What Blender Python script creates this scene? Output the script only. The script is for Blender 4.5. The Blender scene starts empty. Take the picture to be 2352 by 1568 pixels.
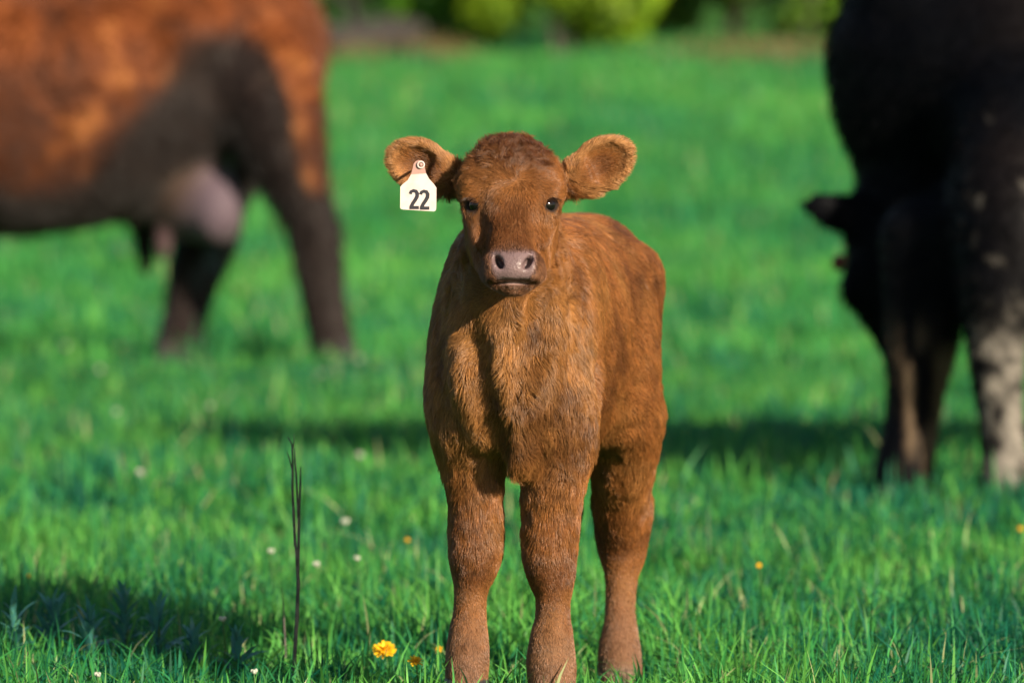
import bpy, math, random
import numpy as np
from mathutils import Vector

R = math.radians
rng = np.random.default_rng(7)
random.seed(7)
SC = bpy.context.scene
COL = SC.collection

# ------------------------------------------------------------------ camera, sky, sun, exposure
CAM_H = 0.88
cd = bpy.data.cameras.new('camera')
cam = bpy.data.objects.new('camera', cd)
COL.objects.link(cam)
cam.location = (0, -10, CAM_H)
cam.rotation_euler = (R(90 - 1.776), 0, 0)
cd.sensor_width = 36
cd.lens = 228.5
cd.clip_start = 0.5
cd.clip_end = 2000
cd.dof.use_dof = True
cd.dof.focus_distance = 9.86
cd.dof.aperture_fstop = 4.7
cd.dof.aperture_blades = 0
SC.camera = cam

SUN_AZ = 39.0      # degrees to the right of the direction back towards the camera
SUN_EL = 22.0
to_sun = Vector((math.sin(R(SUN_AZ)) * math.cos(R(SUN_EL)), -math.cos(R(SUN_AZ)) * math.cos(R(SUN_EL)), math.sin(R(SUN_EL))))
w = bpy.data.worlds.new('World')
SC.world = w
w.use_nodes = True
nt = w.node_tree
sky = nt.nodes.new('ShaderNodeTexSky')
sky.sky_type = 'NISHITA'
sky.sun_disc = False
sky.sun_elevation = R(SUN_EL)
sky.sun_rotation = R(180 - SUN_AZ)
sky.air_density = 1.0
sky.dust_density = 1.0
nt.links.new(sky.outputs[0], nt.nodes['Background'].inputs[0])
nt.nodes['Background'].inputs[1].default_value = 0.057

sl = bpy.data.lights.new('sun', 'SUN')
sl.energy = 4.8
sl.angle = R(0.6)
sl.color = (1.0, 0.86, 0.66)
so = bpy.data.objects.new('sun', sl)
COL.objects.link(so)
so.rotation_euler = (-to_sun).to_track_quat('-Z', 'Y').to_euler()
so.location = to_sun * 30

SC.view_settings.view_transform = 'Standard'
SC.view_settings.look = 'None'
SC.view_settings.gamma = 1
SC.view_settings.exposure = 1.15
SC.render.engine = 'CYCLES'
SC.cycles.use_denoising = True
SC.cycles.max_bounces = 6
SC.cycles.diffuse_bounces = 3
SC.cycles.transmission_bounces = 4
SC.cycles.transparent_max_bounces = 4
SC.cycles.sample_clamp_indirect = 4
try:
    SC.cycles_curves.shape = 'RIBBONS'
    SC.cycles_curves.subdivisions = 2
except Exception:
    pass

# ------------------------------------------------------------------ helpers
FP = 14930.0       # focal length in units of a 2352 px wide picture


def at(px, py, Y):
    """world point that is seen at picture point (px, py) when it stands at depth Y"""
    d = Y + 10.0
    return np.array(((px - 1176) / FP * d, Y, CAM_H - (py - 321) / FP * d))


def tag(o, label=None, cat=None, group=None, kind=None):
    if label: o['label'] = label
    if cat: o['category'] = cat
    if group: o['group'] = group
    if kind: o['kind'] = kind
    return o


def empty(name, loc=(0, 0, 0)):
    o = bpy.data.objects.new(name, None)
    o.location = loc
    o.empty_display_size = 0.05
    COL.objects.link(o)
    return o


def mesh_np(name, V, polys, mat=None, parent=None, smooth=True, col=None, extra=None, link=True):
    """polys: list of (n, k) int arrays; V: (n, 3)"""
    me = bpy.data.meshes.new(name)
    V = np.ascontiguousarray(V, dtype=np.float32)
    me.vertices.add(len(V))
    me.vertices.foreach_set('co', V.ravel())
    nl = sum(p.size for p in polys)
    npol = sum(len(p) for p in polys)
    me.loops.add(nl)
    me.polygons.add(npol)
    me.loops.foreach_set('vertex_index', np.concatenate([p.ravel() for p in polys]).astype(np.int32))
    tot = np.concatenate([np.full(len(p), p.shape[1]) for p in polys])
    start = np.concatenate(([0], np.cumsum(tot)[:-1]))
    me.polygons.foreach_set('loop_start', start.astype(np.int32))
    me.polygons.foreach_set('loop_total', tot.astype(np.int32))
    me.polygons.foreach_set('use_smooth', np.full(npol, smooth))
    me.update(calc_edges=True)
    me.validate()
    if col is not None:
        a = me.attributes.new('col', 'FLOAT_COLOR', 'POINT')
        a.data.foreach_set('color', np.concatenate([col, np.ones((len(col), 1))], 1).astype(np.float32).ravel())
    for k, v in (extra or {}).items():
        a = me.attributes.new(k, 'FLOAT', 'POINT')
        a.data.foreach_set('value', np.asarray(v, dtype=np.float32))
    if mat: me.materials.append(mat)
    if not link:
        return me
    o = bpy.data.objects.new(name, me)
    COL.objects.link(o)
    if parent: o.parent = parent
    return o


def add_mesh(name, me, parent=None, loc=(0, 0, 0), rot=(0, 0, 0), scale=(1, 1, 1)):
    o = bpy.data.objects.new(name, me)
    COL.objects.link(o)
    o.parent = parent
    o.location = loc
    o.rotation_euler = rot
    o.scale = scale
    return o


# value noise, vectorised
_PERM = np.random.default_rng(11).random((64, 64, 64)).astype(np.float32) * 2 - 1


def vnoise(P, freq, off=0.0):
    Q = np.asarray(P) * freq + off + 1000.0
    i = np.floor(Q).astype(int)
    f = Q - i
    f = f * f * (3 - 2 * f)
    out = 0
    for dx in (0, 1):
        for dy in (0, 1):
            for dz in (0, 1):
                wgt = (f[:, 0] if dx else 1 - f[:, 0]) * (f[:, 1] if dy else 1 - f[:, 1]) * (f[:, 2] if dz else 1 - f[:, 2])
                out = out + wgt * _PERM[(i[:, 0] + dx) % 64, (i[:, 1] + dy) % 64, (i[:, 2] + dz) % 64]
    return out


def vnoise3(P, freq, off=0.0):
    return np.stack([vnoise(P, freq, off + 17.3 * k) for k in range(3)], 1)


def sstep(a, b, x):
    t = np.clip((x - a) / (b - a), 0, 1)
    return t * t * (3 - 2 * t)


def nrm(v):
    v = np.asarray(v, dtype=float)
    return v / (np.linalg.norm(v, axis=-1, keepdims=True) + 1e-9)


# ------------------------------------------------------------------ implicit modelling
def axis_steps(*segs):
    out = [segs[0][0]]
    for a, b, s in segs:
        n = max(2, int(round((b - a) / s)))
        out += list(np.linspace(a, b, n + 1)[1:])
    return np.array(out, dtype=np.float32)


class Field:
    def __init__(self, xs, ys, zs):
        self.ax = (xs, ys, zs)
        self.F = np.full((len(xs), len(ys), len(zs)), 0.5, dtype=np.float32)

    def block(self, lo, hi):
        sl = []
        for k in range(3):
            a = max(0, np.searchsorted(self.ax[k], lo[k]) - 1)
            b = min(len(self.ax[k]), np.searchsorted(self.ax[k], hi[k]) + 1)
            sl.append(slice(a, b))
        s = tuple(sl)
        X = self.ax[0][s[0]][:, None, None]
        Y = self.ax[1][s[1]][None, :, None]
        Z = self.ax[2][s[2]][None, None, :]
        return s, X, Y, Z

    def put(self, s, d, k, sub=False):
        A = self.F[s]
        if sub:
            B = -d
            if k > 0:
                h = np.maximum(k - np.abs(A - B), 0) / k
                self.F[s] = np.maximum(A, B) + h * h * k * 0.25
            else:
                self.F[s] = np.maximum(A, B)
        else:
            h = np.maximum(k - np.abs(A - d), 0) / max(k, 1e-6)
            self.F[s] = np.minimum(A, d) - h * h * k * 0.25

    def chain(self, pts, rad, side=(1, 0, 0), k=0.03, power=2.0, res=4):
        pts = np.asarray(pts, dtype=float)
        rad = np.asarray([(r, r) if np.isscalar(r) else r for r in rad], dtype=float)
        full = np.concatenate([pts, rad], 1)
        if len(full) > 2 and res > 1:
            ext = np.concatenate([full[:1] * 2 - full[1:2], full, full[-1:] * 2 - full[-2:-1]])
            out = []
            for i in range(len(full) - 1):
                p0, p1, p2, p3 = ext[i:i + 4]
                for t in np.arange(res) / res:
                    out.append(0.5 * (2 * p1 + (p2 - p0) * t + (2 * p0 - 5 * p1 + 4 * p2 - p3) * t * t + (3 * p1 - p0 - 3 * p2 + p3) * t ** 3))
            out.append(full[-1])
            full = np.array(out)
        full[:, 3:] = np.maximum(full[:, 3:], 0.001)
        m = full[:, 3:].max() + k + 0.012
        lo = full[:, :3].min(0) - m
        hi = full[:, :3].max(0) + m
        s0, X, Y, Z = self.block(lo, hi)
        D = np.full((X.size, Y.size, Z.size), 0.5, dtype=np.float32)
        side = np.asarray(side, dtype=float)
        x0, y0, z0 = (self.ax[k][s0[k]] for k in range(3))
        for a, b in zip(full[:-1], full[1:]):
            mm = max(a[3:].max(), b[3:].max()) + k + 0.012
            lo = np.minimum(a[:3], b[:3]) - mm
            hi = np.maximum(a[:3], b[:3]) + mm
            sl = tuple(slice(max(0, np.searchsorted(q, lo[i]) - 1), min(len(q), np.searchsorted(q, hi[i]) + 1)) for i, q in enumerate((x0, y0, z0)))
            Xs, Ys, Zs = x0[sl[0]][:, None, None], y0[sl[1]][None, :, None], z0[sl[2]][None, None, :]
            ba = b[:3] - a[:3]
            L2 = float(ba @ ba) + 1e-12
            axn = ba / math.sqrt(L2)
            sv = side - axn * (side @ axn)
            sv = sv / np.linalg.norm(sv)
            uv = np.cross(axn, sv)
            qx, qy, qz = Xs - np.float32(a[0]), Ys - np.float32(a[1]), Zs - np.float32(a[2])
            t = np.clip((qx * np.float32(ba[0]) + qy * np.float32(ba[1]) + qz * np.float32(ba[2])) / np.float32(L2), 0, 1)
            qx, qy, qz = qx - t * np.float32(ba[0]), qy - t * np.float32(ba[1]), qz - t * np.float32(ba[2])
            rs = a[3] + (b[3] - a[3]) * t
            ru = a[4] + (b[4] - a[4]) * t
            S = np.abs(qx * np.float32(sv[0]) + qy * np.float32(sv[1]) + qz * np.float32(sv[2])) / rs
            U = np.abs(qx * np.float32(uv[0]) + qy * np.float32(uv[1]) + qz * np.float32(uv[2])) / ru
            W = (qx * np.float32(axn[0]) + qy * np.float32(axn[1]) + qz * np.float32(axn[2])) / (0.5 * (rs + ru))
            if power == 2.0:
                e = np.sqrt(S * S + U * U + W * W)
            else:
                e = (S ** power + U ** power) ** (2.0 / power)
                e = np.sqrt(e + W * W)
            d = (e - 1) * np.minimum(rs, ru)
            D[sl] = np.minimum(D[sl], d)
        self.put(s0, D, k)

    def ell_d(self, X, Y, Z, c, r, axes):
        c = np.asarray(c, dtype=np.float32)
        q = (X - c[0], Y - c[1], Z - c[2])
        k0 = 0
        k1 = 0
        for i in range(3):
            v = q[0] * np.float32(axes[i][0]) + q[1] * np.float32(axes[i][1]) + q[2] * np.float32(axes[i][2])
            k0 = k0 + (v / r[i]) ** 2
            k1 = k1 + (v / (r[i] * r[i])) ** 2
        k0 = np.sqrt(k0)
        k1 = np.sqrt(k1) + 1e-6
        return k0 * (k0 - 1) / k1

    def ell(self, c, r, axes=((1, 0, 0), (0, 1, 0), (0, 0, 1)), k=0.03, sub=False):
        c = np.asarray(c, dtype=float)
        m = max(r) + k + 0.012
        s, X, Y, Z = self.block(c - m, c + m)
        self.put(s, self.ell_d(X, Y, Z, c, r, axes).astype(np.float32), k, sub)

    def value(self, P):
        P = np.atleast_2d(np.asarray(P, dtype=float))
        idx, fr = [], []
        for k in range(3):
            a = self.ax[k]
            i = np.clip(np.searchsorted(a, P[:, k]) - 1, 0, len(a) - 2)
            idx.append(i)
            fr.append((P[:, k] - a[i]) / (a[i + 1] - a[i]))
        out = 0
        for dx in (0, 1):
            for dy in (0, 1):
                for dz in (0, 1):
                    wt = (fr[0] if dx else 1 - fr[0]) * (fr[1] if dy else 1 - fr[1]) * (fr[2] if dz else 1 - fr[2])
                    out = out + wt * self.F[idx[0] + dx, idx[1] + dy, idx[2] + dz]
        return out

    def hit(self, p, d, tmax=0.2):
        """last point along the ray from inside where the surface is crossed"""
        ts = np.linspace(0, tmax, 400)
        v = self.value(np.asarray(p)[None] + ts[:, None] * np.asarray(d)[None])
        i = np.where(v < 0)[0]
        return np.asarray(p) + ts[i[-1] if len(i) else 0] * np.asarray(d)

    def mesh(self, smooth=2):
        F = self.F
        ins = F < 0
        nx, ny, nz = F.shape
        cnt = np.zeros((nx - 1, ny - 1, nz - 1), dtype=np.int8)
        for dx in (0, 1):
            for dy in (0, 1):
                for dz in (0, 1):
                    cnt += ins[dx:nx - 1 + dx, dy:ny - 1 + dy, dz:nz - 1 + dz]
        act = (cnt > 0) & (cnt < 8)
        ci = np.argwhere(act)
        vid = np.full(act.shape, -1, dtype=np.int64)
        vid[act] = np.arange(len(ci))
        acc = np.zeros((len(ci), 3))
        n = np.zeros(len(ci))
        corners = [(a, b, c) for a in (0, 1) for b in (0, 1) for c in (0, 1)]
        for u in corners:
            for k in range(3):
                if u[k] == 0:
                    v = list(u); v[k] = 1
                    iu = ci + np.array(u); iv = ci + np.array(v)
                    fu = F[iu[:, 0], iu[:, 1], iu[:, 2]]; fv = F[iv[:, 0], iv[:, 1], iv[:, 2]]
                    m = (fu < 0) != (fv < 0)
                    t = np.where(m, fu / np.where(m, fu - fv, 1), 0)
                    pu = np.stack([self.ax[j][iu[:, j]] for j in range(3)], 1)
                    pv = np.stack([self.ax[j][iv[:, j]] for j in range(3)], 1)
                    acc += np.where(m[:, None], pu + (pv - pu) * t[:, None], 0)
                    n += m
        V = acc / n[:, None]
        quads = []
        for k in range(3):
            i1, i2 = (k + 1) % 3, (k + 2) % 3
            lo = [slice(None)] * 3; hi = [slice(None)] * 3
            lo[k] = slice(0, F.shape[k] - 1); hi[k] = slice(1, F.shape[k])
            A = ins[tuple(lo)]; B = ins[tuple(hi)]
            ch = np.argwhere(A != B)
            ok = (ch[:, i1] > 0) & (ch[:, i2] > 0) & (ch[:, i1] < F.shape[i1] - 1) & (ch[:, i2] < F.shape[i2] - 1)
            ch = ch[ok]
            e1 = np.zeros(3, int); e1[i1] = 1
            e2 = np.zeros(3, int); e2[i2] = 1
            c = [ch - e1 - e2, ch - e2, ch, ch - e1]
            q = np.stack([vid[x[:, 0], x[:, 1], x[:, 2]] for x in c], 1)
            flip = ~A[ch[:, 0], ch[:, 1], ch[:, 2]]
            q[flip] = q[flip][:, ::-1]
            quads.append(q)
        Q = np.concatenate(quads)
        Q = Q[(Q >= 0).all(1)]
        E = np.concatenate([Q[:, [0, 1]], Q[:, [1, 2]], Q[:, [2, 3]], Q[:, [3, 0]]])
        E = np.concatenate([E, E[:, ::-1]])
        deg = np.bincount(E[:, 0], minlength=len(V))[:, None] + 1e-9
        for it in range(smooth):
            for lam in (0.5, -0.52):
                S = np.stack([np.bincount(E[:, 0], V[E[:, 1], j], minlength=len(V)) for j in range(3)], 1)
                V = V + lam * (S / deg - V)
        return V, Q


def vert_normals(V, Q):
    n = np.cross(V[Q[:, 2]] - V[Q[:, 0]], V[Q[:, 3]] - V[Q[:, 1]])
    N = np.stack([np.bincount(Q.ravel(), np.repeat(n[:, j], 4), minlength=len(V)) for j in range(3)], 1)
    return nrm(N)


def sample_surface(V, Q, N, count, weight=None):
    n = np.cross(V[Q[:, 2]] - V[Q[:, 0]], V[Q[:, 3]] - V[Q[:, 1]])
    area = np.linalg.norm(n, axis=1)
    if weight is not None:
        area = area * weight[Q].mean(1)
    cdf = np.cumsum(area); cdf /= cdf[-1]
    f = np.searchsorted(cdf, rng.random(count))
    u, v = rng.random(count)[:, None], rng.random(count)[:, None]
    q = Q[f]
    wts = [(1 - u) * (1 - v), u * (1 - v), u * v, (1 - u) * v]
    P = sum(wts[i] * V[q[:, i]] for i in range(4))
    Nn = nrm(sum(wts[i] * N[q[:, i]] for i in range(4)))
    return P, Nn


def hair_object(name, pts, radius, col, mat, parent):
    """pts (n, k, 3); radius (n,) root radius; col (n, 3)"""
    n, k, _ = pts.shape
    hc = bpy.data.hair_curves.new(name)
    hc.add_curves([k] * n)
    hc.position_data.foreach_set('vector', np.ascontiguousarray(pts, dtype=np.float32).ravel())
    ra = hc.attributes.get('radius') or hc.attributes.new('radius', 'FLOAT', 'POINT')
    taper = np.linspace(1, 0.25, k)
    ra.data.foreach_set('value', (radius[:, None] * taper[None]).astype(np.float32).ravel())
    ca = hc.attributes.new('col', 'FLOAT_COLOR', 'CURVE')
    ca.data.foreach_set('color', np.concatenate([col, np.ones((n, 1))], 1).astype(np.float32).ravel())
    hc.materials.append(mat)
    o = bpy.data.objects.new(name, hc)
    COL.objects.link(o)
    if parent: o.parent = parent
    return o


# ------------------------------------------------------------------ materials
def mat(name, color=(0.5, 0.5, 0.5), rough=0.7, attr=None, spec=0.3, noise=None, bump=None, trans=0.0, sheen=0.0):
    m = bpy.data.materials.new(name)
    m.use_nodes = True
    t = m.node_tree
    b = t.nodes['Principled BSDF']
    b.inputs['Roughness'].default_value = rough
    b.inputs['Specular IOR Level'].default_value = spec
    if sheen:
        b.inputs['Sheen Weight'].default_value = sheen
        b.inputs['Sheen Roughness'].default_value = 0.5
    src = None
    if attr:
        a = t.nodes.new('ShaderNodeAttribute'); a.attribute_name = attr
        src = a.outputs['Color']
    else:
        b.inputs['Base Color'].default_value = (*color, 1)
    if noise:
        scale, c2, lo, hi = noise
        tc = t.nodes.new('ShaderNodeTexCoord')
        nz = t.nodes.new('ShaderNodeTexNoise'); nz.inputs['Scale'].default_value = scale; nz.inputs['Detail'].default_value = 5
        t.links.new(tc.outputs['Object'], nz.inputs['Vector'])
        mr = t.nodes.new('ShaderNodeMapRange'); mr.inputs[1].default_value = lo; mr.inputs[2].default_value = hi
        t.links.new(nz.outputs['Fac'], mr.inputs[0])
        mx = t.nodes.new('ShaderNodeMix'); mx.data_type = 'RGBA'
        t.links.new(mr.outputs[0], mx.inputs['Factor'])
        if src: t.links.new(src, mx.inputs[6])
        else: mx.inputs[6].default_value = (*color, 1)
        mx.inputs[7].default_value = (*c2, 1)
        src = mx.outputs[2]
    if src: t.links.new(src, b.inputs['Base Color'])
    if bump:
        tc = t.nodes.new('ShaderNodeTexCoord')
        nz = t.nodes.new('ShaderNodeTexNoise'); nz.inputs['Scale'].default_value = bump[0]; nz.inputs['Detail'].default_value = 6
        t.links.new(tc.outputs['Object'], nz.inputs['Vector'])
        bp = t.nodes.new('ShaderNodeBump'); bp.inputs['Strength'].default_value = bump[1]; bp.inputs['Distance'].default_value = bump[2]
        t.links.new(nz.outputs['Fac'], bp.inputs['Height'])
        t.links.new(bp.outputs[0], b.inputs['Normal'])
    if trans:
        tr = t.nodes.new('ShaderNodeBsdfTranslucent')
        if src: t.links.new(src, tr.inputs[0])
        else: tr.inputs[0].default_value = (*color, 1)
        ms = t.nodes.new('ShaderNodeMixShader'); ms.inputs[0].default_value = trans
        t.links.new(b.outputs[0], ms.inputs[1]); t.links.new(tr.outputs[0], ms.inputs[2])
        t.links.new(ms.outputs[0], t.nodes['Material Output'].inputs[0])
    return m


M_SKIN = mat('calf_skin', attr='col', rough=0.75, spec=0.2)
_t = M_SKIN.node_tree
_a = _t.nodes.new('ShaderNodeAttribute'); _a.attribute_name = 'naked'
_r = _t.nodes.new('ShaderNodeMapRange'); _r.inputs[3].default_value = 0.8; _r.inputs[4].default_value = 0.33
_t.links.new(_a.outputs['Fac'], _r.inputs[0]); _t.links.new(_r.outputs[0], _t.nodes['Principled BSDF'].inputs['Roughness'])
_vz = _t.nodes.new('ShaderNodeTexVoronoi'); _vz.inputs['Scale'].default_value = 330
_tc = _t.nodes.new('ShaderNodeTexCoord'); _t.links.new(_tc.outputs['Object'], _vz.inputs['Vector'])
_bp = _t.nodes.new('ShaderNodeBump'); _bp.inputs['Strength'].default_value = 0.35; _bp.inputs['Distance'].default_value = 0.0015
_t.links.new(_vz.outputs['Distance'], _bp.inputs['Height']); _t.links.new(_bp.outputs[0], _t.nodes['Principled BSDF'].inputs['Normal'])
M_FUR = mat('fur', attr='col', rough=0.36, spec=0.42, trans=0.25)
M_FUR_DARK = mat('dark_fur', attr='col', rough=0.55, spec=0.05, trans=0.15)
M_EYE = mat('eye', (0.004, 0.003, 0.003), 0.10, spec=0.4)
M_HOOF = mat('hoof', (0.025, 0.022, 0.021), 0.5, noise=(40, (0.05, 0.042, 0.036), 0.4, 0.7))
M_GRASS = mat('grass_blade', attr='col', rough=0.5, spec=0.22, trans=0.38)
M_LEAF = mat('bush_leaf', attr='col', rough=0.55, spec=0.25, trans=0.35)
M_BARK = mat('bark', (0.09, 0.075, 0.065), 0.9, noise=(9, (0.04, 0.033, 0.03), 0.4, 0.65), bump=(14, 0.8, 0.03))
M_COW_BROWN = mat('brown_cow_coat', attr='col', rough=0.6, spec=0.12, bump=(45, 0.5, 0.012), sheen=0.1)
M_COW_BLACK = mat('black_cow_coat', attr='col', rough=0.6, spec=0.06, bump=(60, 0.5, 0.01))
M_LOG = mat('grey_log', (0.035, 0.031, 0.030), 0.9, noise=(9, (0.015, 0.013, 0.012), 0.4, 0.65), bump=(14, 0.8, 0.03))
M_STALK = mat('dry_stalk', (0.150, 0.128, 0.112), 0.8, noise=(60, (0.07, 0.060, 0.058), 0.42, 0.60), bump=(150, 0.5, 0.002))
M_TAG = mat('tag_plastic', (0.56, 0.47, 0.445), 0.45, spec=0.25, noise=(45, (0.46, 0.37, 0.335), 0.48, 0.75))
M_TAGNECK = mat('tag_neck', (0.50, 0.30, 0.26), 0.35, spec=0.4, trans=0.3)
M_INK = mat('tag_ink', (0.020, 0.019, 0.026), 0.6)
M_PETAL = mat('yellow_petal', (0.85, 0.50, 0.012), 0.6, trans=0.25)
M_PETALC = mat('yellow_centre', (0.70, 0.30, 0.01), 0.7)
M_WHITE = mat('white_floret', (0.46, 0.48, 0.40), 0.6, trans=0.25)
M_STEM = mat('green_stem', (0.06, 0.15, 0.03), 0.6, trans=0.2)
M_WEED = mat('weed_leaf', (0.050, 0.20, 0.19), 0.4, noise=(40, (0.06, 0.20, 0.12), 0.4, 0.7), spec=0.5, trans=0.3)
M_DRY = mat('dry_grass', attr='col', rough=0.7, trans=0.3)

# ground: green turf soil with tufts of colour
M_GROUND = bpy.data.materials.new('turf')
M_GROUND.use_nodes = True
_t = M_GROUND.node_tree
_b = _t.nodes['Principled BSDF']; _b.inputs['Roughness'].default_value = 0.9; _b.inputs['Specular IOR Level'].default_value = 0.1
_tc = _t.nodes.new('ShaderNodeTexCoord')
_n1 = _t.nodes.new('ShaderNodeTexNoise'); _n1.inputs['Scale'].default_value = 0.9; _n1.inputs['Detail'].default_value = 8
_t.links.new(_tc.outputs['Object'], _n1.inputs['Vector'])
_cr = _t.nodes.new('ShaderNodeValToRGB')
_cr.color_ramp.elements[0].position = 0.35; _cr.color_ramp.elements[0].color = (0.026, 0.110, 0.020, 1)
_cr.color_ramp.elements[1].position = 0.66; _cr.color_ramp.elements[1].color = (0.070, 0.200, 0.036, 1)
_t.links.new(_n1.outputs['Fac'], _cr.inputs[0]); _t.links.new(_cr.outputs[0], _b.inputs['Base Color'])
_n2 = _t.nodes.new('ShaderNodeTexNoise'); _n2.inputs['Scale'].default_value = 18; _n2.inputs['Detail'].default_value = 8
_t.links.new(_tc.outputs['Object'], _n2.inputs['Vector'])
_bp = _t.nodes.new('ShaderNodeBump'); _bp.inputs['Strength'].default_value = 0.9; _bp.inputs['Distance'].default_value = 0.08
_t.links.new(_n2.outputs['Fac'], _bp.inputs['Height']); _t.links.new(_bp.outputs[0], _b.inputs['Normal'])


# ------------------------------------------------------------------ ground
def gz(X, Y):
    X = np.asarray(X, dtype=float); Y = np.asarray(Y, dtype=float)
    t = np.clip(Y - 13.0, 0, None)
    rise = 0.052 * (np.sqrt(t * t + 36) - 6)
    rise = np.where(Y > 50, 1.62 + (rise - 1.62) * 0.35, rise) if False else rise
    z = rise
    z = z + 0.075 * np.exp(-((X + 0.62) / 0.45) ** 2 - ((Y - 13.9) / 1.2) ** 2)
    z = z + 0.012 * np.sin(X * 2.1 + Y * 0.7) * np.sin(Y * 1.3 - X * 0.6) * sstep(1.0, 3.0, np.abs(Y) + np.abs(X) * 0)
    z = z - 0.055 * np.exp(-((X - 0.13) / 0.30) ** 2 - ((Y - 0.68) / 0.25) ** 2)
    far = sstep(80, 300, Y)
    z = z * (1 - 0.55 * far)
    return z


gx = np.concatenate([np.linspace(-600, -40, 15)[:-1], np.linspace(-40, -8, 17)[:-1], np.linspace(-8, 8, 97), np.linspace(8, 40, 17)[1:], np.linspace(40, 600, 15)[1:]])
gy = np.concatenate([np.linspace(-300, -14, 12)[:-1], np.linspace(-14, 70, 300), np.linspace(70, 900, 25)[1:]])
GX, GY = np.meshgrid(gx, gy, indexing='ij')
GV = np.stack([GX, GY, gz(GX, GY)], -1).reshape(-1, 3)
ii = np.arange(len(gx) * len(gy)).reshape(len(gx), len(gy))
GQ = np.stack([ii[:-1, :-1], ii[1:, :-1], ii[1:, 1:], ii[:-1, 1:]], -1).reshape(-1, 4)
g = mesh_np('ground', GV, [GQ], M_GROUND)
tag(g, 'bright green pasture rising gently to the bushes', 'ground', kind='structure')


# ------------------------------------------------------------------ calf
YAW = math.atan2(0.108, 0.65)
CY, SY = math.cos(YAW), math.sin(YAW)
A0 = np.array((0.000, 0.05, 0.0))


def L(a, b, z):
    """calf coordinates: a towards the tail, b towards the calf's left, z up"""
    return A0 + np.array((a * SY + b * CY, a * CY - b * SY, z))


SIDE = np.array((CY, -SY, 0))
REAR = np.array((SY, CY, 0))

HP0 = np.array((-0.001, -0.135, 0.845))
HF = nrm((0, -0.751, -0.66))
HN = nrm((0, -0.66, 0.751))
HL = 0.262


def H(t, b, n):
    return HP0 + HF * (HL * t) + np.array((b, 0, 0)) + HN * n


EAR = {}
for sg, base, c, e1, hl, hw in ((-1, (-0.066, -0.105, 0.812), (-0.134, -0.135, 0.838), (-0.88, -0.06, 0.44), 0.056, 0.040),
                                (1, (0.068, -0.105, 0.815), (0.130, -0.118, 0.840), (0.84, 0.0, 0.53), 0.058, 0.039)):
    e1 = nrm(e1)
    e3 = np.array((sg * 0.10, -1.0, -0.12))
    e3 = nrm(e3 - e1 * (e3 @ e1))
    e2 = np.cross(e3, e1)
    if e2[2] < 0: e2 = -e2
    EAR[sg] = dict(base=np.array(base), c=np.array(c), e1=e1, e2=e2, e3=e3, hl=hl, hw=hw)

xs = axis_steps((-0.235, -0.16, 0.004), (-0.16, 0.16, 0.0045), (0.16, 0.24, 0.0045), (0.24, 0.33, 0.008))
ys = axis_steps((-0.39, -0.03, 0.0038), (-0.03, 1.08, 0.009))
zs = axis_steps((-0.06, 0.60, 0.008), (0.60, 0.93, 0.0038))
CF = Field(xs, ys, zs)

# trunk
CF.chain([L(-0.075, 0, .535), L(0.0, 0, .55), L(.12, 0, .568), L(.30, 0, .560), L(.50, 0, .563), L(.66, 0, .592), L(.78, 0, .612), L(.85, 0, .61)],
         [(.085, .115), (.105, .175), (.108, .192), (.122, .190), (.128, .188), (.122, .166), (.105, .135), (.07, .09)], side=SIDE, k=0.02, power=2.3)
# shoulders and brisket
for s in (-1, 1):
    CF.ell(L(0.03, s * 0.086, .525), (.042, .085, .125), (SIDE, REAR, (0, 0, 1)), k=0.05)
    CF.ell(L(-0.050, s * 0.072, .475), (.044, .045, .075), (SIDE, REAR, (0, 0, 1)), k=0.035)
    CF.ell(L(0.12, s * 0.085, .66), (.030, .09, .075), (SIDE, REAR, (0, 0, 1)), k=0.04)
    CF.ell(L(0.66, s * 0.112, .655), (.022, .05, .035), (SIDE, REAR, (0, 0, 1)), k=0.05)
CF.ell(L(-0.085, 0.010, .455), (.034, .055, .085), (SIDE, REAR, (0, 0, 1)), k=0.025)
CF.ell(L(-0.045, 0.016, .412), (.028, .060, .045), (SIDE, REAR, (0, 0, 1)), k=0.03)
# neck
CF.chain([L(.10, 0, .60), (0.004, 0.02, .645), (0.003, -.045, .715), (0.003, -.115, .785)],
         [(.10, .145), (.088, .125), (.068, .098), (.054, .072)], side=(1, 0, 0), k=0.03)
CF.chain([(0.003, -.10, .70), (0.004, -.06, .60), (0.004, -.05, .50)], [(.055, .05), (.066, .05), (.055, .04)], k=0.03)
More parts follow.
